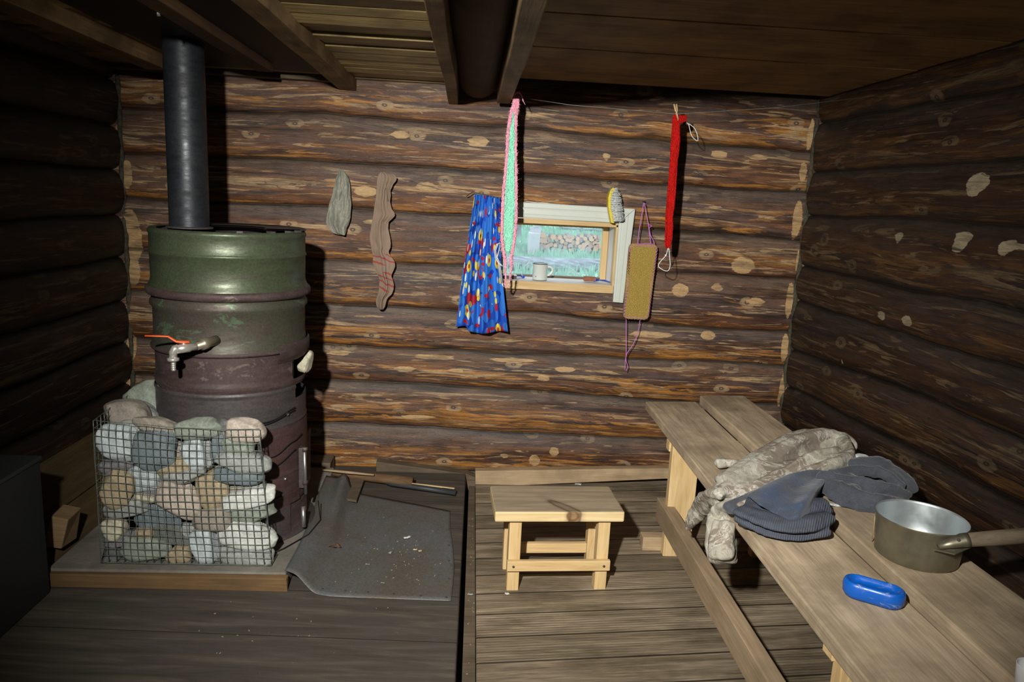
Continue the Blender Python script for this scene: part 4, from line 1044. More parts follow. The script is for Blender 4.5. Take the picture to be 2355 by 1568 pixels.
# pink and green knitted strip
def knit(name, c1, c2, sc_=170):
    N = NT(name); c = N.co('Object', (1, 1, .75)); v = N.vor(c, sc_); n = N.noise(N.co('Object'), 60, 4, .7)
    b = N.mix(N.ramp(v, [(.15, 0.0), (.6, 1.0)]), c1, c2); b = N.mix(1.0, b, N.ramp(n, [(.3, .8), (.7, 1.15)]), 'MULTIPLY')
    N.bump(v, 1.0, .006); N.b.inputs['Sheen Weight'].default_value = .4
    return N.fin(b, .95, 0, .1)
M['pink'] = knit('pink_yarn', (.95, .46, .58), (.80, .30, .42)); M['mint'] = knit('mint_yarn', (.40, .95, .68), (.24, .70, .50)); M['red_knit'] = knit('red_yarn', (.66, .016, .010), (.48, .010, .008), 260); M['red_knit'].node_tree.nodes['Principled BSDF'].inputs['Sheen Weight'].default_value = 0.0
SYY = 3.29
scf = thing('knitted_back_scrubber', at(1187, 220, Y=SYY), 'long fuzzy pink and mint green knitted strip hanging from the ceiling beam', 'knitted strip')
gr = [(258, 1177, 1180), (275, 1174, 1183), (300, 1172, 1183), (350, 1169, 1183), (400, 1165, 1183), (450, 1161, 1184), (500, 1159, 1183), (540, 1158, 1180), (565, 1160, 1177), (580, 1166, 1171)]
P, UV = cloth_rows(gr, SYY, .004, 1, ny=120, nx=16, jit=.004, seed=9); mb = MB(); mb.grid(P, True, UV); mb.build('green_centre', M['mint'], scf, solid=.010, sub=1)
def fuzz_tube(cl, r0, Y, seed):
    mb = MB(); pts = []; rs = []
    n = 150
    for i in range(n + 1):
        t = i / n * (len(cl) - 1); k = min(int(t), len(cl) - 2); f = t - k
        x = lerp(cl[k][0], cl[k + 1][0], f); y = lerp(cl[k][1], cl[k + 1][1], f); w_ = lerp(cl[k][2], cl[k + 1][2], f)
        p = at(x + .8 * nz((i * .35, seed, 1)), y, Y=Y + .003 * nz((i * .3, seed, 8))); pts.append(p); rs.append(w_ * .00203 * (1 + .45 * nz((i * .8, seed, 3))))
    mb.tube(pts, rs, 8, flat=.7, up=(0, 1, 0)); return mb, pts, rs
lft = [(1187, 222, 5), (1183, 240, 5), (1177, 258, 5), (1172, 280, 4.5), (1168, 310, 4), (1166, 350, 3.6), (1162, 400, 3.6), (1157, 450, 3.6), (1155, 500, 3.6), (1154, 540, 3.6), (1157, 575, 4), (1163, 600, 3.5), (1162, 620, 2.6), (1163, 640, 2.0), (1161, 655, 1.6), (1166, 660, 1.5), (1170, 652, 1.6)]
rgt = [(1189, 220, 5), (1189, 240, 5.5), (1186, 262, 5), (1186, 300, 3.6), (1186, 350, 3.4), (1187, 400, 3.4), (1187, 450, 3.8), (1187, 500, 3.6), (1184, 540, 3.5), (1180, 570, 3.6), (1175, 595, 4), (1176, 615, 3), (1173, 635, 2), (1171, 652, 1.6)]
for kk, cl in enumerate((lft, rgt)):
    mb, pts, rs = fuzz_tube(cl, 0, SYY, kk * 9 + 1)
    rnd = random.Random(kk + 5)
    for i in range(4, len(pts) - 4):
        for q_ in range(2):
            s_ = -1 if kk == 0 else 1
            if rnd.random() < .75:
                L_ = rnd.uniform(.003, .011); d = Vector((s_ * rnd.uniform(.2, 1) * L_ + (rs[i] * s_ * .8), rnd.uniform(-.5, .5) * L_, rnd.uniform(-1, 1) * L_))
                mid = pts[i] + d * .6 + Vector((0, 0, rnd.uniform(-.003, .003))); mb.tube([pts[i], mid, pts[i] + d], .0006, 3)
    mb.build('pink_border', M['pink'], scf)
mb = MB()
mb.tube([at(x, y, Y=SYY) for x, y in ((1180, 224), (1186, 214), (1194, 212), (1200, 220), (1203, 232), (1208, 241))], [.005, .008, .009, .006, .004, .002], 8, flat=.6)
mb.tube([at(x, y, Y=SYY) for x, y in ((1188, 216), (1191, 228), (1192, 244), (1188, 258))], [.007, .009, .008, .004], 8, flat=.6)
mb.build('knot', M['pink'], scf)
mb = MB(); mb.tube([at(1187, 217, Y=SYY), Vector((.152, 3.29, 1.885))], .0018, 6); mb.build('hanging_loop', M['pink'], scf)

# red knitted band, clothes peg and line
RY = 3.25
red_rows = [(263, 1548, 1562), (272, 1546, 1564), (300, 1545, 1564), (325, 1543, 1564), (345, 1542, 1562), (365, 1541, 1559), (400, 1538, 1557), (440, 1535, 1554), (475, 1532, 1551), (500, 1530, 1547), (520, 1530, 1548), (545, 1529, 1546), (560, 1528, 1544), (571, 1531, 1541)]
red = thing('knitted_red_band', at(1555, 262, Y=RY), 'long red knitted band with white cord loops pegged to the line', 'knitted band')
P, UV = cloth_rows(red_rows, RY, .004, 1.0, ny=120, nx=12, jit=.003, seed=12); mb = MB(); mb.grid(P, True, UV); mb.build('band', M['red_knit'], red, solid=.007, sub=1)
P = [[at(lerp(1556, 1579, i / 12), lerp(262 + 3 * math.sin(i / 4), 266 + i * .3, 0) + j / 6 * (20 - i * .35), Y=RY - .004 + .01 * (i / 12)) for j in range(7)] for i in range(13)]
mb = MB(); mb.grid(P); mb.build('band_end', M['red_knit'], red, solid=.009, sub=1)
M['cord'] = plain('white_cord', (.66, .68, .70), .7)
def curve_px(pts, Y, r, name, mat, parent, n=6):
    P = [at(x, y, Y=Y) for x, y in pts]; Q = []
    for i in range(len(P) - 1):
        p0, p1, p2, p3 = P[max(i - 1, 0)], P[i], P[i + 1], P[min(i + 2, len(P) - 1)]
        for k in range(6):
            t = k / 6; Q.append(.5 * ((2 * p1) + (p2 - p0) * t + (2 * p0 - 5 * p1 + 4 * p2 - p3) * t * t + (3 * p1 - p0 - 3 * p2 + p3) * t ** 3))
    Q.append(P[-1]); mb = MB(); mb.tube(Q, r, n); return mb.build(name, mat, parent)
curve_px([(1579, 282), (1584, 287), (1587, 300), (1592, 314), (1604, 324), (1604, 312), (1598, 296), (1588, 287), (1582, 284)], RY, .0016, 'cord_loop', M['cord'], red)
curve_px([(1537, 568), (1534, 580), (1531, 588), (1520, 600), (1514, 611), (1522, 619), (1535, 623), (1541, 612), (1540, 590), (1538, 570)], RY, .0018, 'cord_loop', M['cord'], red)
mb = MB(); p = at(1531, 587, Y=RY); mb.ball(p, .0045, 6); mb.build('cord_knot', M['cord'], red)
peg = thing('clothes_peg', at(1556, 252, Y=RY), 'wooden clothes peg holding the red band on the line', 'clothes peg')
for (x0, y0, x1, y1, dy) in ((1550, 239, 1560, 275, -.004), (1556, 239, 1559, 277, .004)):
    mb = MB(); mb.tube([at(x0, y0, Y=RY - .010 + dy), at((x0 + x1) / 2, (y0 + y1) / 2, Y=RY - .010 + dy), at(x1, y1, Y=RY - .010 + dy)], [.0042, .0055, .003], 4); mb.build('jaw', M['pine_z'], peg)
mb = MB(); mb.tube([at(1553, 258, Y=RY - .018), at(1562, 258, Y=RY - .018)], .003, 8); mb.build('spring', M['bolt'], peg)
p0, p1, p2 = Vector((.155, 3.33, 1.875)), at(1555, 262, Y=RY), Vector((1.655, 3.05, 1.925))
mb = MB(); mb.tube([p0, p0.lerp(p1, .35) - Vector((0, 0, .010)), p1 + Vector((0, 0, .0)), p1.lerp(p2, .5) - Vector((0, 0, .012)), p2], .0011, 5)
tag(mb.build('clothesline', M['wire']), 'thin line strung from the ceiling beam to the right wall carrying the peg', 'line')
curve_px([(1210, 463), (1250, 467), (1300, 471)], 3.555, .0012, 'x', M['cord'], None)
bpy.data.objects['x'].name = 'thread'; tag(bpy.data.objects['thread'], 'thin thread on the wall just above the white window casing', 'thread')

# ochre scrubbing sponge with purple crochet edge
def round_poly(c4, r, n=8):
    out = []
    for i in range(4):
        p, a, b = c4[i], c4[i - 1], c4[(i + 1) % 4]
        pa_ = p + (a - p).normalized() * r; pb_ = p + (b - p).normalized() * r
        for k in range(n + 1):
            t = k / n; out.append((1 - t) ** 2 * pa_ + 2 * t * (1 - t) * p + t * t * pb_)
    return out
PY = 3.50
spg = thing('bath_sponge', at(1480, 560, Y=PY), 'flat ochre bath sponge with purple stitched edge hanging by a cord', 'sponge')
ring = round_poly([at(1448, 559, Y=PY), at(1514, 562, Y=PY), at(1492, 736, Y=PY), at(1433, 733, Y=PY)], .028)
N = NT('ochre_foam'); n1 = N.vor(N.co('Object'), 330); n2 = N.noise(N.co('Object'), 260, 3, .6); N.bump(n1, 1.0, .004)
fo = N.fin(N.mix(N.ramp(n2, [(.35, 0.0), (.65, 1.0)]), (.30, .20, .042), (.50, .36, .10)), .95, 0, .1)
mb = MB(); mb.prism(ring, (0, .024, 0)); mb.build('foam', fo, spg, bevel=.004, seg=3)
M['purple'] = plain('purple_thread', (.48, .16, .50), .6)
mb = MB(); n = len(ring); per = []
tot = 0; L_ = [0]
for i in range(n): tot += (ring[(i + 1) % n] - ring[i]).length; L_.append(tot)
ctr = sum(ring, Vector()) / n; k = 0; st_n = 62
zig = []
for s_ in range(st_n * 2):
    d = tot * s_ / (st_n * 2)
    i = max(i for i in range(n) if L_[i] <= d); f = (d - L_[i]) / max(1e-9, L_[i + 1] - L_[i])
    p = ring[i].lerp(ring[(i + 1) % n], f); inn = (ctr - p).normalized()
    zig.append(p + (inn * .015 + Vector((0, -.002, 0)) if s_ % 2 else -inn * .0015 + Vector((0, .004, 0))))
zig.append(zig[0])
mb.tube(zig, .0021, 5); mb.build('stitching', M['purple'], spg)
curve_px([(1466, 562), (1470, 530), (1476, 495), (1481, 466), (1486, 490), (1491, 516), (1494, 540), (1497, 562)], PY - .004, .0019, 'top_cord', M['purple'], spg)
curve_px([(1491, 516), (1499, 520), (1493, 524), (1496, 540), (1505, 560), (1490, 560), (1466, 561)], PY - .006, .0019, 'top_cord', M['purple'], spg)
curve_px([(1440, 734), (1440, 770), (1440, 812), (1438, 830), (1437, 850)], PY + .01, .0019, 'bottom_cord', M['purple'], spg)
curve_px([(1472, 736), (1468, 760), (1458, 788), (1443, 811), (1439, 825), (1443, 840), (1440, 853)], PY + .008, .0019, 'bottom_cord', M['purple'], spg)
nail(spg, 1481, 464)

# white bristle brush
brs = thing('scrubbing_brush', at(1415, 440, Y=3.50), 'white bristled scrubbing brush with a yellow back hanging on the window casing', 'brush')
bk = [(1406, 431), (1399, 440), (1395, 455), (1395, 472), (1398, 492), (1402, 512), (1409, 513)]
outl = [at(x, y, Y=3.535) for x, y in bk] + [at(x, y, Y=3.535) for x, y in ((1407, 500), (1403, 480), (1401, 460), (1405, 445), (1410, 434))]
mb = MB(); mb.prism(outl, (0, -.045, 0)); mb.build('back', plain('yellow_plastic', (.62, .50, .03), .4), brs, bevel=.002)
bmat = NT('white_bristle'); bn = bmat.noise(bmat.co('Object', (1, 1, 1)), 140, 3); bm_ = bmat.fin(bmat.mix(bn, (.36, .39, .38), (.52, .55, .53)), .8, 0, .2)
mb = MB(); rnd = random.Random(2)
for i in range(26):
    t = i / 25; y = lerp(436, 508, t); xb = interp([(432, 1408), (440, 1403), (455, 1399), (472, 1399), (492, 1402), (511, 1406)], y)[0]
    xe = interp([(432, 1417), (440, 1422), (450, 1427), (470, 1430), (490, 1433), (511, 1435)], y)[0]
    for j in range(7):
        dy_ = 3.530 - .034 * j / 6
        for q_ in range(2):
            a = at(xb, y + rnd.uniform(-1, 1), Y=dy_); b = at(xe + rnd.uniform(-5, 2), y - 2 + rnd.uniform(-2.5, 3), Y=dy_ + rnd.uniform(-.006, .004)); m_ = a.lerp(b, .6) + Vector((0, 0, .002))
            mb.tube([a, m_, b], [.0040, .0036, .0012], 5)
for i in range(16):
    for j in range(4):
        t = i / 15; y = lerp(440, 505, t); x = lerp(interp([(440, 1405), (470, 1402), (505, 1408)], y)[0], interp([(440, 1420), (505, 1431)], y)[0], j / 3)
        a = at(x, y, Y=3.498); b = at(x + rnd.uniform(1, 6), y + rnd.uniform(-3, 4), Y=3.480); mb.tube([a, b], [.0045, .0012], 5)
mb.build('bristles', bm_, brs)

# ================================================================== ON THE SILL
sz = 1.0415
mug = thing('enamel_mug', (.345, 3.64, sz), 'chipped white enamel mug with dark rim on the window sill', 'mug')
mp = at(1245, 648, Z=sz)
mug.location = mp + Vector((0, .0, 0)) if 3.57 < mp.y < 3.75 else Vector((.345, 3.64, sz))
mc = mug.location.copy()
N = NT('white_enamel'); chip = N.noise(N.co('Object'), 55, 3, .6)
em = N.fin(N.mix(N.ramp(chip, [(.70, 0.0), (.715, 1.0)]), (.56, .61, .58), (.02, .018, .015)), .18, 0, .6)
mb = MB(); mb.lathe([(.001, .003), (.034, .003), (.0355, .0), (.037, .004), (.0375, .078), (.0390, .080), (.0385, .082), (.036, .080), (.0355, .008), (.001, .006)], mc, 48); mb.build('cup', em, mug)
mb = MB(); mb.lathe([(.0386, .0795), (.0402, .081), (.0396, .0835), (.0372, .0835), (.0362, .081)], mc, 48); mb.build('rim', plain('black_enamel_rim', (.02, .022, .03), .3), mug)
mb = MB(); mb.tube([mc + Vector(v) for v in ((.036, 0, .066), (.052, 0, .068), (.062, 0, .060), (.063, 0, .048), (.056, 0, .034), (.046, 0, .026), (.036, 0, .024))], .0045, 8, flat=1.3); mb.build('handle', em, mug)
blue_p = plain('blue_plastic', (.012, .06, .42), .35)
def razor(p, ang_, label):
    t = thing('razor', p, label, 'razor', 'blue razors on the window sill'); t.rotation_euler.z = ang_
    mb = MB(); mb.tube([(-.058, 0, .006), (-.03, 0, .011), (0, 0, .012), (.020, 0, .012)], [.003, .0055, .005, .003], 8, flat=.7); o = mb.build('handle', blue_p); o.parent = t
    mb = MB(); mb.box((.018, -.020, .003), (.032, .020, .016), ry=.4); o = mb.build('blade_head', blue_p, bevel=.002); o.parent = t
razor(Vector((.238, 3.685, sz)), .15, 'blue plastic razor at the left end of the window sill')
razor(Vector((.655, 3.64, sz)), 2.5, 'blue plastic razor at the right end of the window sill beside the brown block')
p = Vector((.192, 3.655, sz))
t = thing('soap_box', p, 'small white box with dark side on the window sill under the pink loop', 'box')
mb = MB(); mb.box(p + Vector((-.03, -.024, .0)), p + Vector((.034, .024, .016)), rz=.1); mb.build('case', plain('dark_card', (.07, .055, .05), .7), t, bevel=.001)
mb = MB(); mb.box(p + Vector((-.031, -.025, .0162)), p + Vector((.035, .025, .020)), rz=.1); mb.build('cover', plain('white_card', (.62, .62, .62), .6), t, bevel=.001)
p = at(1356, 643, Y=3.66); p.z = sz
mb = MB(); mb.box(p + Vector((-.032, -.018, .0)), p + Vector((.032, .018, .027)), jit=.004, rz=-.15); tag(mb.build('pumice_block', plain('brown_pumice', (.26, .10, .055), .9, var=.4, vs=60, bump=.6), bevel=.006), 'rough reddish brown pumice block on the window sill', 'pumice')
mb = MB(); mb.tube([at(1206, 613, Y=3.72), at(1227, 591, Y=3.765)], .0014, 5); tag(mb.build('straw', M['cord']), 'white straw leaning against the window pane', 'straw')
mb = MB()
for (a, b) in (((1308, 629), (1318, 618)), ((1318, 618), (1327, 630)), ((1311, 625), (1325, 632)), ((1312, 616), (1324, 624))): mb.tube([at(*a, Y=3.76), at(*b, Y=3.76)], .0008, 4)
tag(mb.build('twig', M['cord']), 'tiny pale dry twig standing against the window pane', 'twig')

# ================================================================== ON THE BENCH
def dz_tab(mat): return mat
def garment(name, lofts, mat, parent=None, vox=.0075, amp=.006, freq=16, seed=0, clampz=None, smooth=6):
    """cloth lying in a heap: tapering flattened rolls fused to one skin, then creased"""
    mb = MB()
    for lf in lofts:
        pts = [Vector(p[0]) for p in lf]; rs = [p[1] for p in lf]; fl = [p[2] if len(p) > 2 else .6 for p in lf]
        Q, RS, FL = [], [], []
        for i in range(len(pts) - 1):
            p0, p1, p2, p3 = pts[max(i - 1, 0)], pts[i], pts[i + 1], pts[min(i + 2, len(pts) - 1)]
            for k in range(8):
                t = k / 8; Q.append(.5 * ((2 * p1) + (p2 - p0) * t + (2 * p0 - 5 * p1 + 4 * p2 - p3) * t * t + (3 * p1 - p0 - 3 * p2 + p3) * t ** 3))
                RS.append(lerp(rs[i], rs[i + 1], t)); FL.append(lerp(fl[i], fl[i + 1], t))
        Q.append(pts[-1]); RS.append(rs[-1]); FL.append(fl[-1])
        n = 20; vs = []
        for i, p in enumerate(Q):
            t = (Q[min(i + 1, len(Q) - 1)] - Q[max(i - 1, 0)]).normalized()
            up = Vector((0, 0, 1)); up = up - t * up.dot(t)
            if up.length < .35: up = Vector((-1, 0, 0)) - t * (-t.x)
            up.normalize(); sd = t.cross(up)
            for j in range(n):
                q = 2 * PI * j / n
                wr = 1 + .16 * math.sin(q * 3 + i * .12 + seed) + .08 * math.sin(q * 5 - i * .17)
                vs.append(p + sd * math.cos(q) * RS[i] * wr + up * math.sin(q) * RS[i] * FL[i] * wr)
        fs = [(i * n + j, i * n + (j + 1) % n, (i + 1) * n + (j + 1) % n, (i + 1) * n + j) for i in range(len(Q) - 1) for j in range(n)]
        fs += [tuple(range(n - 1, -1, -1)), tuple((len(Q) - 1) * n + j for j in range(n))]
        mb.add(vs, fs, True)
    o = mb.build('tmp', mat)
    m = o.modifiers.new('r', 'REMESH'); m.mode = 'VOXEL'; m.voxel_size = vox
    m = o.modifiers.new('s', 'SMOOTH'); m.iterations = smooth; m.factor = .5
    m = o.modifiers.new('u', 'SUBSURF'); m.levels = 1
    dg = bpy.context.evaluated_depsgraph_get(); dg.update()
    me = bpy.data.meshes.new_from_object(o.evaluated_get(dg)); bpy.data.objects.remove(o)
    nrm = [v.normal.copy() for v in me.vertices]
    off = parent_loc(parent)
    for v, nn in zip(me.vertices, nrm):
        c = v.co
        # ridged folds that flow along the heap direction
        q = Vector((c.x * .75 + c.y * .66, -c.x * .66 + c.y * .75, c.z))
        f1 = 1 - abs(noise.noise(Vector((q.x * freq * .22, q.y * freq * 1.3, c.z * freq * .9 + seed)))) * 2.2
        f2 = 1 - abs(noise.noise(Vector((q.x * freq * .5 + 9, q.y * freq * 2.1, c.z * freq * 1.6 + seed * 2)))) * 2.2
        f3 = noise.noise(Vector((c.x * 60, c.y * 60, c.z * 60 + seed)))
        p = c + nn * (amp * (f1 * .9 + f2 * .45) + .0010 * f3)
        if p.x > (.845 if clampz is None else clampz):
            top = BTL + .0015 if p.x < 1.1 else BTR + .0015
            if p.z < top and c.z > top - .09: p.z = top
        v.co = p - off
    me.polygons.foreach_set('use_smooth', [True] * len(me.polygons))
    o = bpy.data.objects.new(name, me); COL.objects.link(o)
    if parent: o.parent = parent
    if not me.materials: me.materials.append(mat)
    return o
N = NT('pale_camouflage_cotton'); c = N.co('Object')
a = N.noise(c, 7, 3, .5, 1.0); b = N.noise(N.co('Object', (1, 1.6, 1), loc=(3, 2, 1)), 7, 4, .6, 2.0)
cc = N.mix(N.ramp(a, [(.47, 0.0), (.50, 1.0)]), (.19, .162, .130), (.30, .285, .235))
ln = N.math('ABSOLUTE', N.math('SUBTRACT', b, .5)); cc = N.mix(N.ramp(ln, [(.0, .8), (.022, .7), (.03, 0.0)]), cc, (.40, .39, .34))
ln2 = N.math('ABSOLUTE', N.math('SUBTRACT', N.noise(N.co('Object', (2, 1, 1), loc=(8, 2, 1)), 9, 3, .6, 2.0), .5)); cc = N.mix(N.ramp(ln2, [(.0, .7), (.012, .6), (.02, 0.0)]), cc, (.20, .165, .13))
wv = N.noise(c, 420, 2); cc = N.mix(1.0, cc, N.ramp(wv, [(.3, .85), (.7, 1.12)]), 'MULTIPLY')
N.bump(N.math('ADD', N.noise(N.co('Object', (.5, 1, 1), rot=(0, 0, .8)), 14, 3, .5, 1.0), N.math('MULTIPLY', wv, .05)), .35, .012)
camo_m = N.fin(cc, .9, 0, .12)
Bz = BTR
def B(px, py, h, r, fl=.6): return (at(px, py, Z=h), r, fl)
def E_(px, py, x, r, fl=.6): return (at(px, py, X=x), r, fl)
camo = garment('camouflage_trousers', [
    [B(1952, 1030, .60, .040, .9), B(1905, 1015, .625, .055, .75), B(1850, 1020, .63, .060, .7), B(1780, 1050, .615, .055, .6), B(1715, 1092, .595, .050, .6), B(1662, 1130, .570, .046, .6), E_(1624, 1162, .815, .036, .7), E_(1600, 1188, .80, .026, .7), E_(1582, 1218, .79, .015, .6)],
    [B(1945, 1068, .60, .055, .8), B(1890, 1075, .60, .070, .6), B(1820, 1090, .59, .065, .55), B(1750, 1118, .575, .060, .5), B(1700, 1150, .560, .045, .5), E_(1662, 1182, .815, .036, .8), E_(1655, 1215, .80, .040, .8), E_(1660, 1252, .795, .042, .7), E_(1667, 1290, .795, .036, .6)],
    [B(1945, 1015, .628, .022, 1), B(1905, 1004, .648, .022, 1), B(1850, 1012, .655, .020, 1), B(1780, 1046, .635, .018, 1), B(1715, 1088, .610, .016, 1), B(1650, 1140, .582, .014, 1)],
    [B(1925, 1040, .640, .018, 1), B(1870, 1052, .640, .017, 1), B(1800, 1086, .615, .016, 1), B(1730, 1128, .592, .014, 1)],
    [B(1955, 1055, .630, .020, 1), B(1900, 1072, .632, .018, 1), B(1830, 1100, .610, .016, 1), B(1760, 1138, .588, .014, 1), E_(1700, 1172, .815, .013, 1)],
    [E_(1668, 1200, .795, .030, .9), E_(1662, 1235, .785, .034, .9), E_(1664, 1282, .785, .034, .8)],
    [B(1935, 1012, .638, .020, 1), B(1950, 1035, .640, .018, 1), B(1955, 1060, .632, .016, 1)],
    [B(1700, 1066, .565, .020, .6), B(1675, 1062, .56, .020, .7), B(1650, 1066, .555, .017, .8)],
], camo_m, amp=.006, freq=15, seed=1, vox=.0055, smooth=5)
tag(camo, 'pale camouflage trousers heaped on the bench with both legs hanging over the edge', 'trousers')
# elastic cuff details
greyk = fabric('slate_jersey', (.058, .065, .080), (.040, .045, .058), bump=.4)
sw = garment('grey_sweatshirt', [
    [B(1960, 1090, .60, .055, .7), B(2020, 1085, .61, .062, .7), B(2060, 1108, .60, .060, .6), B(2088, 1138, .575, .036, .6)],
    [B(1940, 1118, .59, .055, .6), B(2000, 1132, .59, .062, .5), B(2060, 1150, .57, .045, .5), B(2030, 1168, .562, .020, .5)],
    [B(1970, 1105, .59, .040, .6), B(1930, 1110, .58, .040, .6), B(1890, 1105, .60, .030, .5)],
    [B(1905, 1090, .635, .014, 1), B(1960, 1082, .632, .016, 1), B(2030, 1088, .640, .016, 1), B(2075, 1122, .608, .014, 1)],
    [B(1905, 1100, .625, .014, 1), B(1965, 1108, .622, .016, 1), B(2035, 1120, .626, .016, 1), B(2085, 1140, .590, .014, 1)],
    [B(1905, 1112, .612, .014, 1), B(1960, 1132, .608, .016, 1), B(2025, 1148, .602, .015, 1), B(2070, 1156, .578, .014, 1)],
    [B(1900, 1120, .600, .018, .8), B(1940, 1148, .582, .022, .8), B(1990, 1165, .572, .020, .7), B(2030, 1172, .568, .020, .7)],
    [B(1880, 1100, .610, .040, .6), B(1930, 1120, .600, .050, .6), B(1975, 1140, .590, .045, .6)],
    [B(1850, 1110, .605, .025, .5), B(1780, 1130, .59, .030, .4), B(1720, 1152, .575, .028, .4), B(1674, 1172, .556, .022, .5)],
], greyk, amp=.005, freq=15, seed=3, vox=.0055, smooth=5)
tag(sw, 'dark grey sweatshirt bunched on the bench beside the trousers near the wall', 'sweatshirt')
navy = fabric('faded_navy_fleece', (.040, .060, .105), (.050, .058, .075), bump=.25)
tri = [[(1718, 1138), (1765, 1112), (1815, 1090), (1860, 1080), (1905, 1080)], [(1745, 1160), (1790, 1135), (1830, 1115), (1870, 1100), (1902, 1092)], [(1775, 1178), (1810, 1158), (1845, 1138), (1875, 1118), (1898, 1104)], [(1808, 1192), (1835, 1172), (1858, 1152), (1878, 1132), (1890, 1118)], [(1820, 1208), (1840, 1200), (1862, 1180), (1872, 1155), (1884, 1130)]]
P = []
def bil(g, u, v):
    a = u * (len(g[0]) - 1); b = v * (len(g) - 1); i, j = min(int(a), len(g[0]) - 2), min(int(b), len(g) - 2); fa, fb = a - i, b - j
    f = lambda k: lerp(lerp(g[j][i][k], g[j][i + 1][k], fa), lerp(g[j + 1][i][k], g[j + 1][i + 1][k], fa), fb)
    return f(0), f(1)
for j in range(41):
    r_ = []
    for i in range(41):
        u, v = i / 40, j / 40; x, y = bil(tri, u, v)
        h = .622 + .018 * math.sin(PI * u) - .022 * v + .008 * math.sin(v * 9 + u * 3) + .006 * nz((u * 5, v * 5, 2)) - .03 * (v ** 3) * (1 - u)
        r_.append(at(x, y, Z=h))
    P.append(r_)
mb = MB(); mb.grid(P); nf = mb.build('navy_fleece', navy, solid=.006, sub=1)
tag(nf, 'faded navy fleece triangle folded over the front of the clothes pile', 'fleece')
# folded ribbed garment: stacked soft layers
N = NT('ribbed_slate_knit'); c = N.co('Object', rot=(0, 0, .55))
wvr = N.n.new('ShaderNodeTexWave'); N.l(c, wvr.inputs[0]); wvr.inputs['Scale'].default_value = 55; wvr.inputs['Distortion'].default_value = 1.5
nn_ = N.noise(N.co('Object'), 40, 4, .6)
rb = N.fin(N.mix(N.math('MULTIPLY', wvr.outputs[0], .5), N.mix(nn_, (.050, .060, .085), (.085, .092, .11)), (.035, .042, .055)), .92, 0, .12)
N.bump(N.math('ADD', N.math('MULTIPLY', wvr.outputs[0], .5), nn_), .6, .005)
fold = garment('folded_sweater', [
    [B(1700, 1188, .556, .034, .45), B(1740, 1205, .552, .036, .4), B(1790, 1222, .550, .034, .4), B(1850, 1225, .550, .034, .4), B(1905, 1216, .566, .026, .4)],
    [B(1698, 1172, .580, .030, .45), B(1745, 1190, .580, .036, .4), B(1800, 1204, .580, .038, .4), B(1860, 1200, .585, .038, .45), B(1908, 1188, .590, .028, .5)],
    [B(1715, 1155, .585, .032, .4), B(1780, 1165, .590, .045, .4), B(1850, 1165, .595, .045, .4), B(1895, 1160, .595, .035, .5)],
], rb, amp=.0022, freq=20, seed=7, vox=.006, smooth=3)
tag(fold, 'folded slate grey ribbed sweater at the front of the clothes pile', 'sweater')
whc = fabric('white_cotton', (.52, .55, .56), (.42, .45, .46), bump=.5)
wc_ = garment('white_cloth', [[B(1962, 1062, .615, .030, .8), B(1980, 1055, .615, .032, .6), B(1998, 1062, .605, .022, .7)]], whc, amp=.002, seed=4)
tag(wc_, 'white cloth peeking out behind the trousers and the grey sweatshirt', 'cloth')
wc2 = garment('white_ribbon', [[B(1900, 1158, .572, .008, .5), B(1915, 1160, .566, .009, .4), B(1935, 1163, .560, .008, .5)]], whc, amp=.0005, seed=4, vox=.003)
tag(wc2, 'white striped waistband showing under the grey sweatshirt above the board gap', 'cloth')

# dipper
pan = thing('dipper', (1.195, 1.712, BTR + .001), 'round aluminium dipper with a long wooden handle on the bench', 'dipper')
N = NT('dull_aluminium'); c = N.co('Object', (1, 1, .25)); n = N.noise(c, 26, 5, .65); s2 = N.noise(N.co('Object'), 9, 5, .7)
alu = N.fin(N.mix(N.ramp(s2, [(.4, 0.0), (.65, 1.0)]), (.27, .255, .19), (.19, .175, .12)), N.ramp(n, [(.3, .34), (.7, .55)]), .8, .5); N.bump(n, .12, .002)
N = NT('bright_aluminium'); n = N.noise(N.co('Object'), 18, 5, .65)
alu2 = N.fin(N.mix(n, (.36, .41, .43), (.52, .57, .58)), N.ramp(n, [(.3, .3), (.7, .5)]), .75, .5)
pc = pan.location.copy()
mb = MB(); mb.lathe([(.001, .0), (.094, .0), (.099, .004), (.1035, .055), (.108, .104), (.1105, .108), (.1095, .1105)], pc, 72); mb.build('bowl_outside', alu, pan)
mb = MB(); mb.lathe([(.1095, .1105), (.1075, .1085), (.1065, .104), (.102, .055), (.0975, .006), (.094, .003), (.001, .003)], pc, 72); mb.build('bowl_inside', alu2, pan)
mb = MB(); mb.tube([pc + Vector((-.082, .066, .006)), pc + Vector((-.0845, .0655, .104))], .0012, 5); mb.build('seam', plain('brazed_seam', (.42, .36, .16), .5, .4), pan)
h0 = pc + Vector((.088, -.060, .094)); h1 = at(2215, 1242, Z=pc.z + .105); h2 = at(2420, 1228, Z=pc.z + .150)
h0 = at(2158, 1256, Z=pc.z + .086)
hd = (h2 - h1).normalized()
mb = MB(); mb.tube([h0, h0.lerp(h1, .5), h1, h1 + hd * .012], [.008, .014, .0195, .0200], 16, flat=.85); mb.build('socket', alu, pan)
mb = MB(); mb.prism([h0 + Vector((-.012, .0, -.010)), h0 + Vector((.03, -.02, -.012)), h1 + hd * .02 + Vector((0, 0, -.022)), h1 + Vector((-.02, .01, -.024))], (0, 0, .0025)); mb.build('bracket', alu, pan)
mb = MB(); p = h0.lerp(h1, .75) + Vector((-.005, -.012, .010)); mb.ball(p, .004, 6); mb.build('rivet', M['steel_dk'], pan)
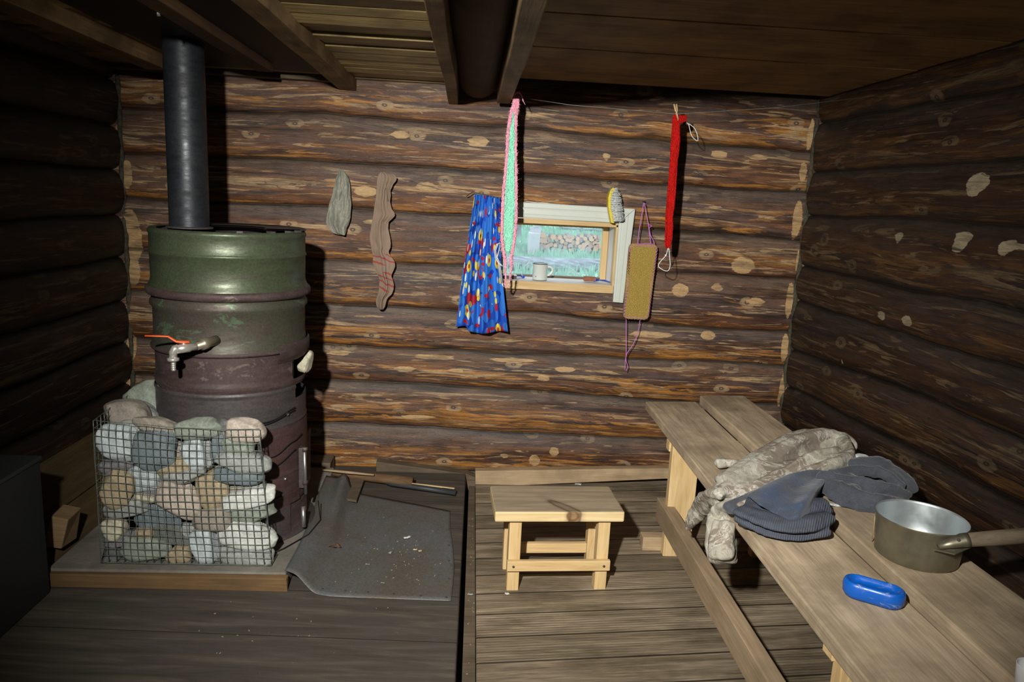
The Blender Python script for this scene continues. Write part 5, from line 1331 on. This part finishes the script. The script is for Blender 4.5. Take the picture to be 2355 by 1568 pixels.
mb = MB(); mb.tube([h1 + hd * .005, h1 + hd * .08, h1 + hd * .2, h2], [.0165, .0185, .0195, .021], 16); mb.build('wooden_handle', wood('worn_handle', (.085, .065, .042), (.17, .135, .09), 'X', .7, knots=False, seed=3), pan)

# blue soap dish
dc = at(2006, 1378, Z=BTL + .002); dc.z = BTL + .001
dish = thing('soap_dish', dc, 'scuffed oval blue plastic soap dish on the bench in front of the dipper', 'soap dish')
e0, e1 = at(1950, 1365, Z=BTL + .02), at(2062, 1398, Z=BTL + .02); dv = (e1 - e0); dv.z = 0; ang_ = math.atan2(dv.y, dv.x)
N = NT('scuffed_blue_plastic'); n = N.noise(N.co('Object', (1, 3, 3)), 24, 5, .7, .8)
bp = N.fin(N.mix(N.ramp(n, [(.60, 0.0), (.66, .75)]), (.002, .085, .42), (.24, .27, .24)), N.ramp(n, [(.4, .28), (.7, .6)]), 0, .5)
def stad(Lh, r, z, n=14):
    out = []
    for k in range(n + 1): a = -PI / 2 + PI * k / n; out.append(Vector((Lh + r * math.cos(a), r * math.sin(a), z)))
    for k in range(n + 1): a = PI / 2 + PI * k / n; out.append(Vector((-Lh + r * math.cos(a), r * math.sin(a), z)))
    return out
rings = [(.032, .020, .000), (.034, .028, .002), (.035, .032, .010), (.035, .0335, .026), (.035, .0325, .034), (.035, .030, .0395), (.034, .0265, .0415), (.033, .0235, .0400), (.032, .020, .034), (.031, .016, .030), (.028, .008, .0285)]
P = []
for L2, r, z in rings:
    rg = stad(L2, r, z); rg.append(rg[0].copy())
    P.append([Matrix.Rotation(ang_, 3, 'Z') @ v + dc for v in rg])
mb = MB(); mb.grid(P); mb.add([P[0][i] for i in range(len(P[0]) - 1)], [tuple(range(len(P[0]) - 1))]); mb.add([P[-1][i] for i in range(len(P[-1]) - 1)], [tuple(range(len(P[-1]) - 1))])
mb.build('tray', bp, dish, weld=True)
# white cup cut by the frame
p = at(2372, 1556, Z=BTR + .03); p.z = BTR + .001
cp = thing('cup', p, 'white cup at the near right corner of the bench, mostly outside the picture', 'cup')
mb = MB(); mb.lathe([(.001, 0), (.020, 0), (.024, .004), (.027, .05), (.0265, .052), (.025, .05), (.021, .006), (.001, .005)], p, 32); mb.build('cup_body', M['cord'], cp)

# ================================================================== OUTSIDE
GZ = -.10
def grass_m():
    N = NT('meadow'); c = N.co('Object'); a = N.noise(c, .9, 6, .7); b = N.noise(N.co('Object', (1, .2, 1)), 9, 4, .7)
    col = N.mix(N.ramp(a, [(.35, 0.0), (.65, 1.0)]), (.12, .26, .16), (.30, .46, .36)); col = N.mix(1.0, col, N.ramp(b, [(.3, .75), (.7, 1.3)]), 'MULTIPLY')
    return N.fin(col, .9, 0, .1)
gm = grass_m()
mb = MB(); P = []
for i in range(40):
    y = 4.2 + (i / 39) ** 1.7 * 190; P.append([Vector((-60 + 140 * j / 30, y, GZ + .10 * nz((j * 1.0, i * .6, 0)) * min(1, i / 8) + max(0, (y - 70)) * .06)) for j in range(31)])
mb.grid(P); struct(mb.build('ground', gm))
rnd = random.Random(11); mb = MB()
for k in range(8200):
    y = rnd.uniform(12, 45) if k > 1200 else rnd.uniform(21.5, 24.2); x = (rnd.uniform(.0, .24) if k < 5200 else rnd.uniform(-.32, .45)) * y + rnd.uniform(-.4, .4); h = rnd.uniform(.10, .34); w_ = .012 + .0006 * y
    if abs(y - 16.8) < .6: h *= .4
    lx, ly = rnd.uniform(-.08, .08), rnd.uniform(-.05, .05)
    mb.add([(x - w_, y, GZ - .03), (x + w_, y, GZ - .03), (x + lx * .4 + w_ * .6, y + ly * .5, GZ + h * .6), (x + lx, y + ly, GZ + h), (x + lx * .4 - w_ * .6, y + ly * .5, GZ + h * .6)], [(0, 1, 2, 4), (4, 2, 3)])
tag(mb.build('tall_grass', grass_m()), 'tall pale green meadow grass growing outside the window', 'grass', kind='stuff')
# lying log
la = at(1130, 612, Y=16.2); lb_ = at(1420, 632, Y=16.9); r = .17; la.z = lb_.z = GZ + r * .9
N = NT('weathered_log'); n = N.noise(N.co('Object', (.4, 4, 4)), 5, 5, .65)
wl = N.fin(N.ramp(n, [(.3, (.06, .06, .065)), (.5, (.20, .20, .23)), (.7, (.42, .43, .48))]), .85, 0, .2)
mb = MB(); mb.tube([la.lerp(lb_, i / 14) + Vector((0, 0, .02 * nz((i * .6, 1, 1)))) for i in range(15)], [r * (1 + .08 * nz((i * .5, 3, 3))) for i in range(15)], 16)
tag(mb.build('fallen_log', wl), 'long grey log lying in the grass outside the window', 'log')
# firewood
N = NT('log_end'); n = N.noise(N.co('Object'), 7, 4, .6); endm = N.fin(N.mix(n, (.44, .22, .12), (.70, .43, .27)), .8, 0, .2)
N = NT('log_end_grey'); endm2 = N.fin((.42, .27, .24), .85, 0, .2)
barkm = plain('firewood_bark', (.14, .10, .085), .9)
FW = [(1246, 567, 6.5), (1258, 566, 6), (1246, 578, 5), (1249, 541, 6), (1263, 551, 5), (1267, 562, 4.5), (1247, 553, 5.5), (1277, 564, 4), (1289, 564, 5), (1272, 545, 5.5), (1300, 545, 3.5), (1301, 560, 4), (1312, 566, 5), (1312, 553, 4), (1300, 568, 4.5), (1313, 574, 5), (1325, 565, 3.5), (1324, 574, 4.5), (1334, 567, 4),
      (1343, 564, 5), (1335, 552, 5), (1340, 573, 4.5), (1351, 558, 5), (1360, 563, 6), (1353, 574, 6), (1368, 559, 4.5), (1375, 551, 4.5), (1361, 549, 5.5), (1378, 546, 3.5), (1376, 558, 3.5), (1370, 573, 5), (1256, 557, 5), (1284, 556, 5), (1293, 555, 4.5), (1273, 574, 4.5), (1284, 575, 4.5), (1295, 577, 4), (1305, 551, 4.2), (1319, 558, 4.5), (1328, 558, 4.5), (1370, 566, 5), (1379, 567, 4.5), (1346, 549, 4.2), (1329, 549, 4), (1355, 543, 4), (1368, 545, 4), (1280, 550, 4.5), (1317, 546, 3.8), (1259, 575, 4.5), (1256, 547, 4.2), (1323, 583, 6.5), (1288, 546, 4.5), (1309, 543, 4.5), (1338, 544, 4.0), (1236, 560, 3.5)]
ordw = ['first', 'second', 'third', 'fourth', 'fifth', 'sixth', 'seventh', 'eighth', 'ninth', 'tenth', 'eleventh', 'twelfth', 'thirteenth', 'fourteenth', 'fifteenth', 'sixteenth', 'seventeenth', 'eighteenth', 'nineteenth', 'twentieth', 'twenty first', 'twenty second', 'twenty third']
def fw_row(y): return 0 if y < 550 else (1 if y < 561 else (2 if y < 570.5 else 3))
def fw_label(x, y, r):
    row = sorted(q[0] for q in FW if fw_row(q[1]) == fw_row(y))
    return '%s cut firewood log, %s from the left in the %s layer of the stack outside' % ('thick' if r > 5 else ('medium' if r > 4 else 'thin'), ordw[row.index(x)], ('top', 'second', 'third', 'lowest')[fw_row(y)])
for k, (x, y, r) in enumerate(FW):
    Y = 22.0 + .05 * (k % 3); p = at(x, y, Y=Y); rr = r * 1.15 * Y / FPX * 1.02
    if p.z - rr < GZ: p.z = GZ + rr * .9
    lg = thing('firewood_log', p, fw_label(x, y, r), 'log', 'stacked firewood outside the window')
    mb = MB(); nn_ = 12; mb.tube([p, p + Vector((.03, .9, 0))], rr, nn_, cap=False); mb.build('bark', barkm, lg)
    mb = MB(); pts = [p + Vector((rr * math.cos(2 * PI * j / nn_) * (1 + .08 * nz((j, k, 1))), -.004, rr * math.sin(2 * PI * j / nn_))) for j in range(nn_)]; mb.prism(pts, (0, .03, 0)); mb.build('cut_end', endm if k % 4 else endm2, lg)
# post of stacked boards
pp = at(1228, 586, Y=21.4); pp.z = GZ
bl = thing('chopping_block', pp, 'upright pale weathered block beside the firewood stack outside', 'block')
wb = plain('bleached_wood', (.40, .37, .39), .85, var=.2, vs=6)
mb = MB(); mb.box(pp + Vector((-.19, -.1, 0)), pp + Vector((.13, .3, .66)), jit=.015); mb.build('front_block', wb, bl, bevel=.02)
mb = MB(); mb.box(pp + Vector((-.11, .32, 0)), pp + Vector((.19, .6, .80)), jit=.02); mb.build('back_block', wb, bl, bevel=.02)
mb = MB(); mb.box(pp + Vector((-.03, .3, .80)), pp + Vector((.12, .6, .86)), jit=.02); mb.build('cap_board', wb, bl, bevel=.01)
p = at(1191, 548, Y=30); p.z = GZ
mb = MB(); mb.tube([p, p + Vector((0, 0, 1.2)), p + Vector((.05, 0, 4))], [.13, .12, .11], 12); tag(mb.build('tree_trunk', plain('dark_bark', (.18, .17, .18), .9)), 'grey tree trunk far out in the meadow behind the knitted strip', 'tree')
p0 = at(1290, 524, Y=40); p1 = at(1385, 530, Y=40)
fn = thing('fence_rail', p0, 'low grey fence far behind the firewood stack', 'fence')
mb = MB(); mb.tube([p0, p1 + (p1 - p0) * .3], .06, 8); mb.build('rail', wl, fn)
for t_ in (0, .5, 1.0):
    mb = MB(); q_ = p0.lerp(p1, t_); mb.tube([Vector((q_.x, q_.y, GZ)), q_ + Vector((0, 0, .15))], .07, 8); mb.build('post', wl, fn)
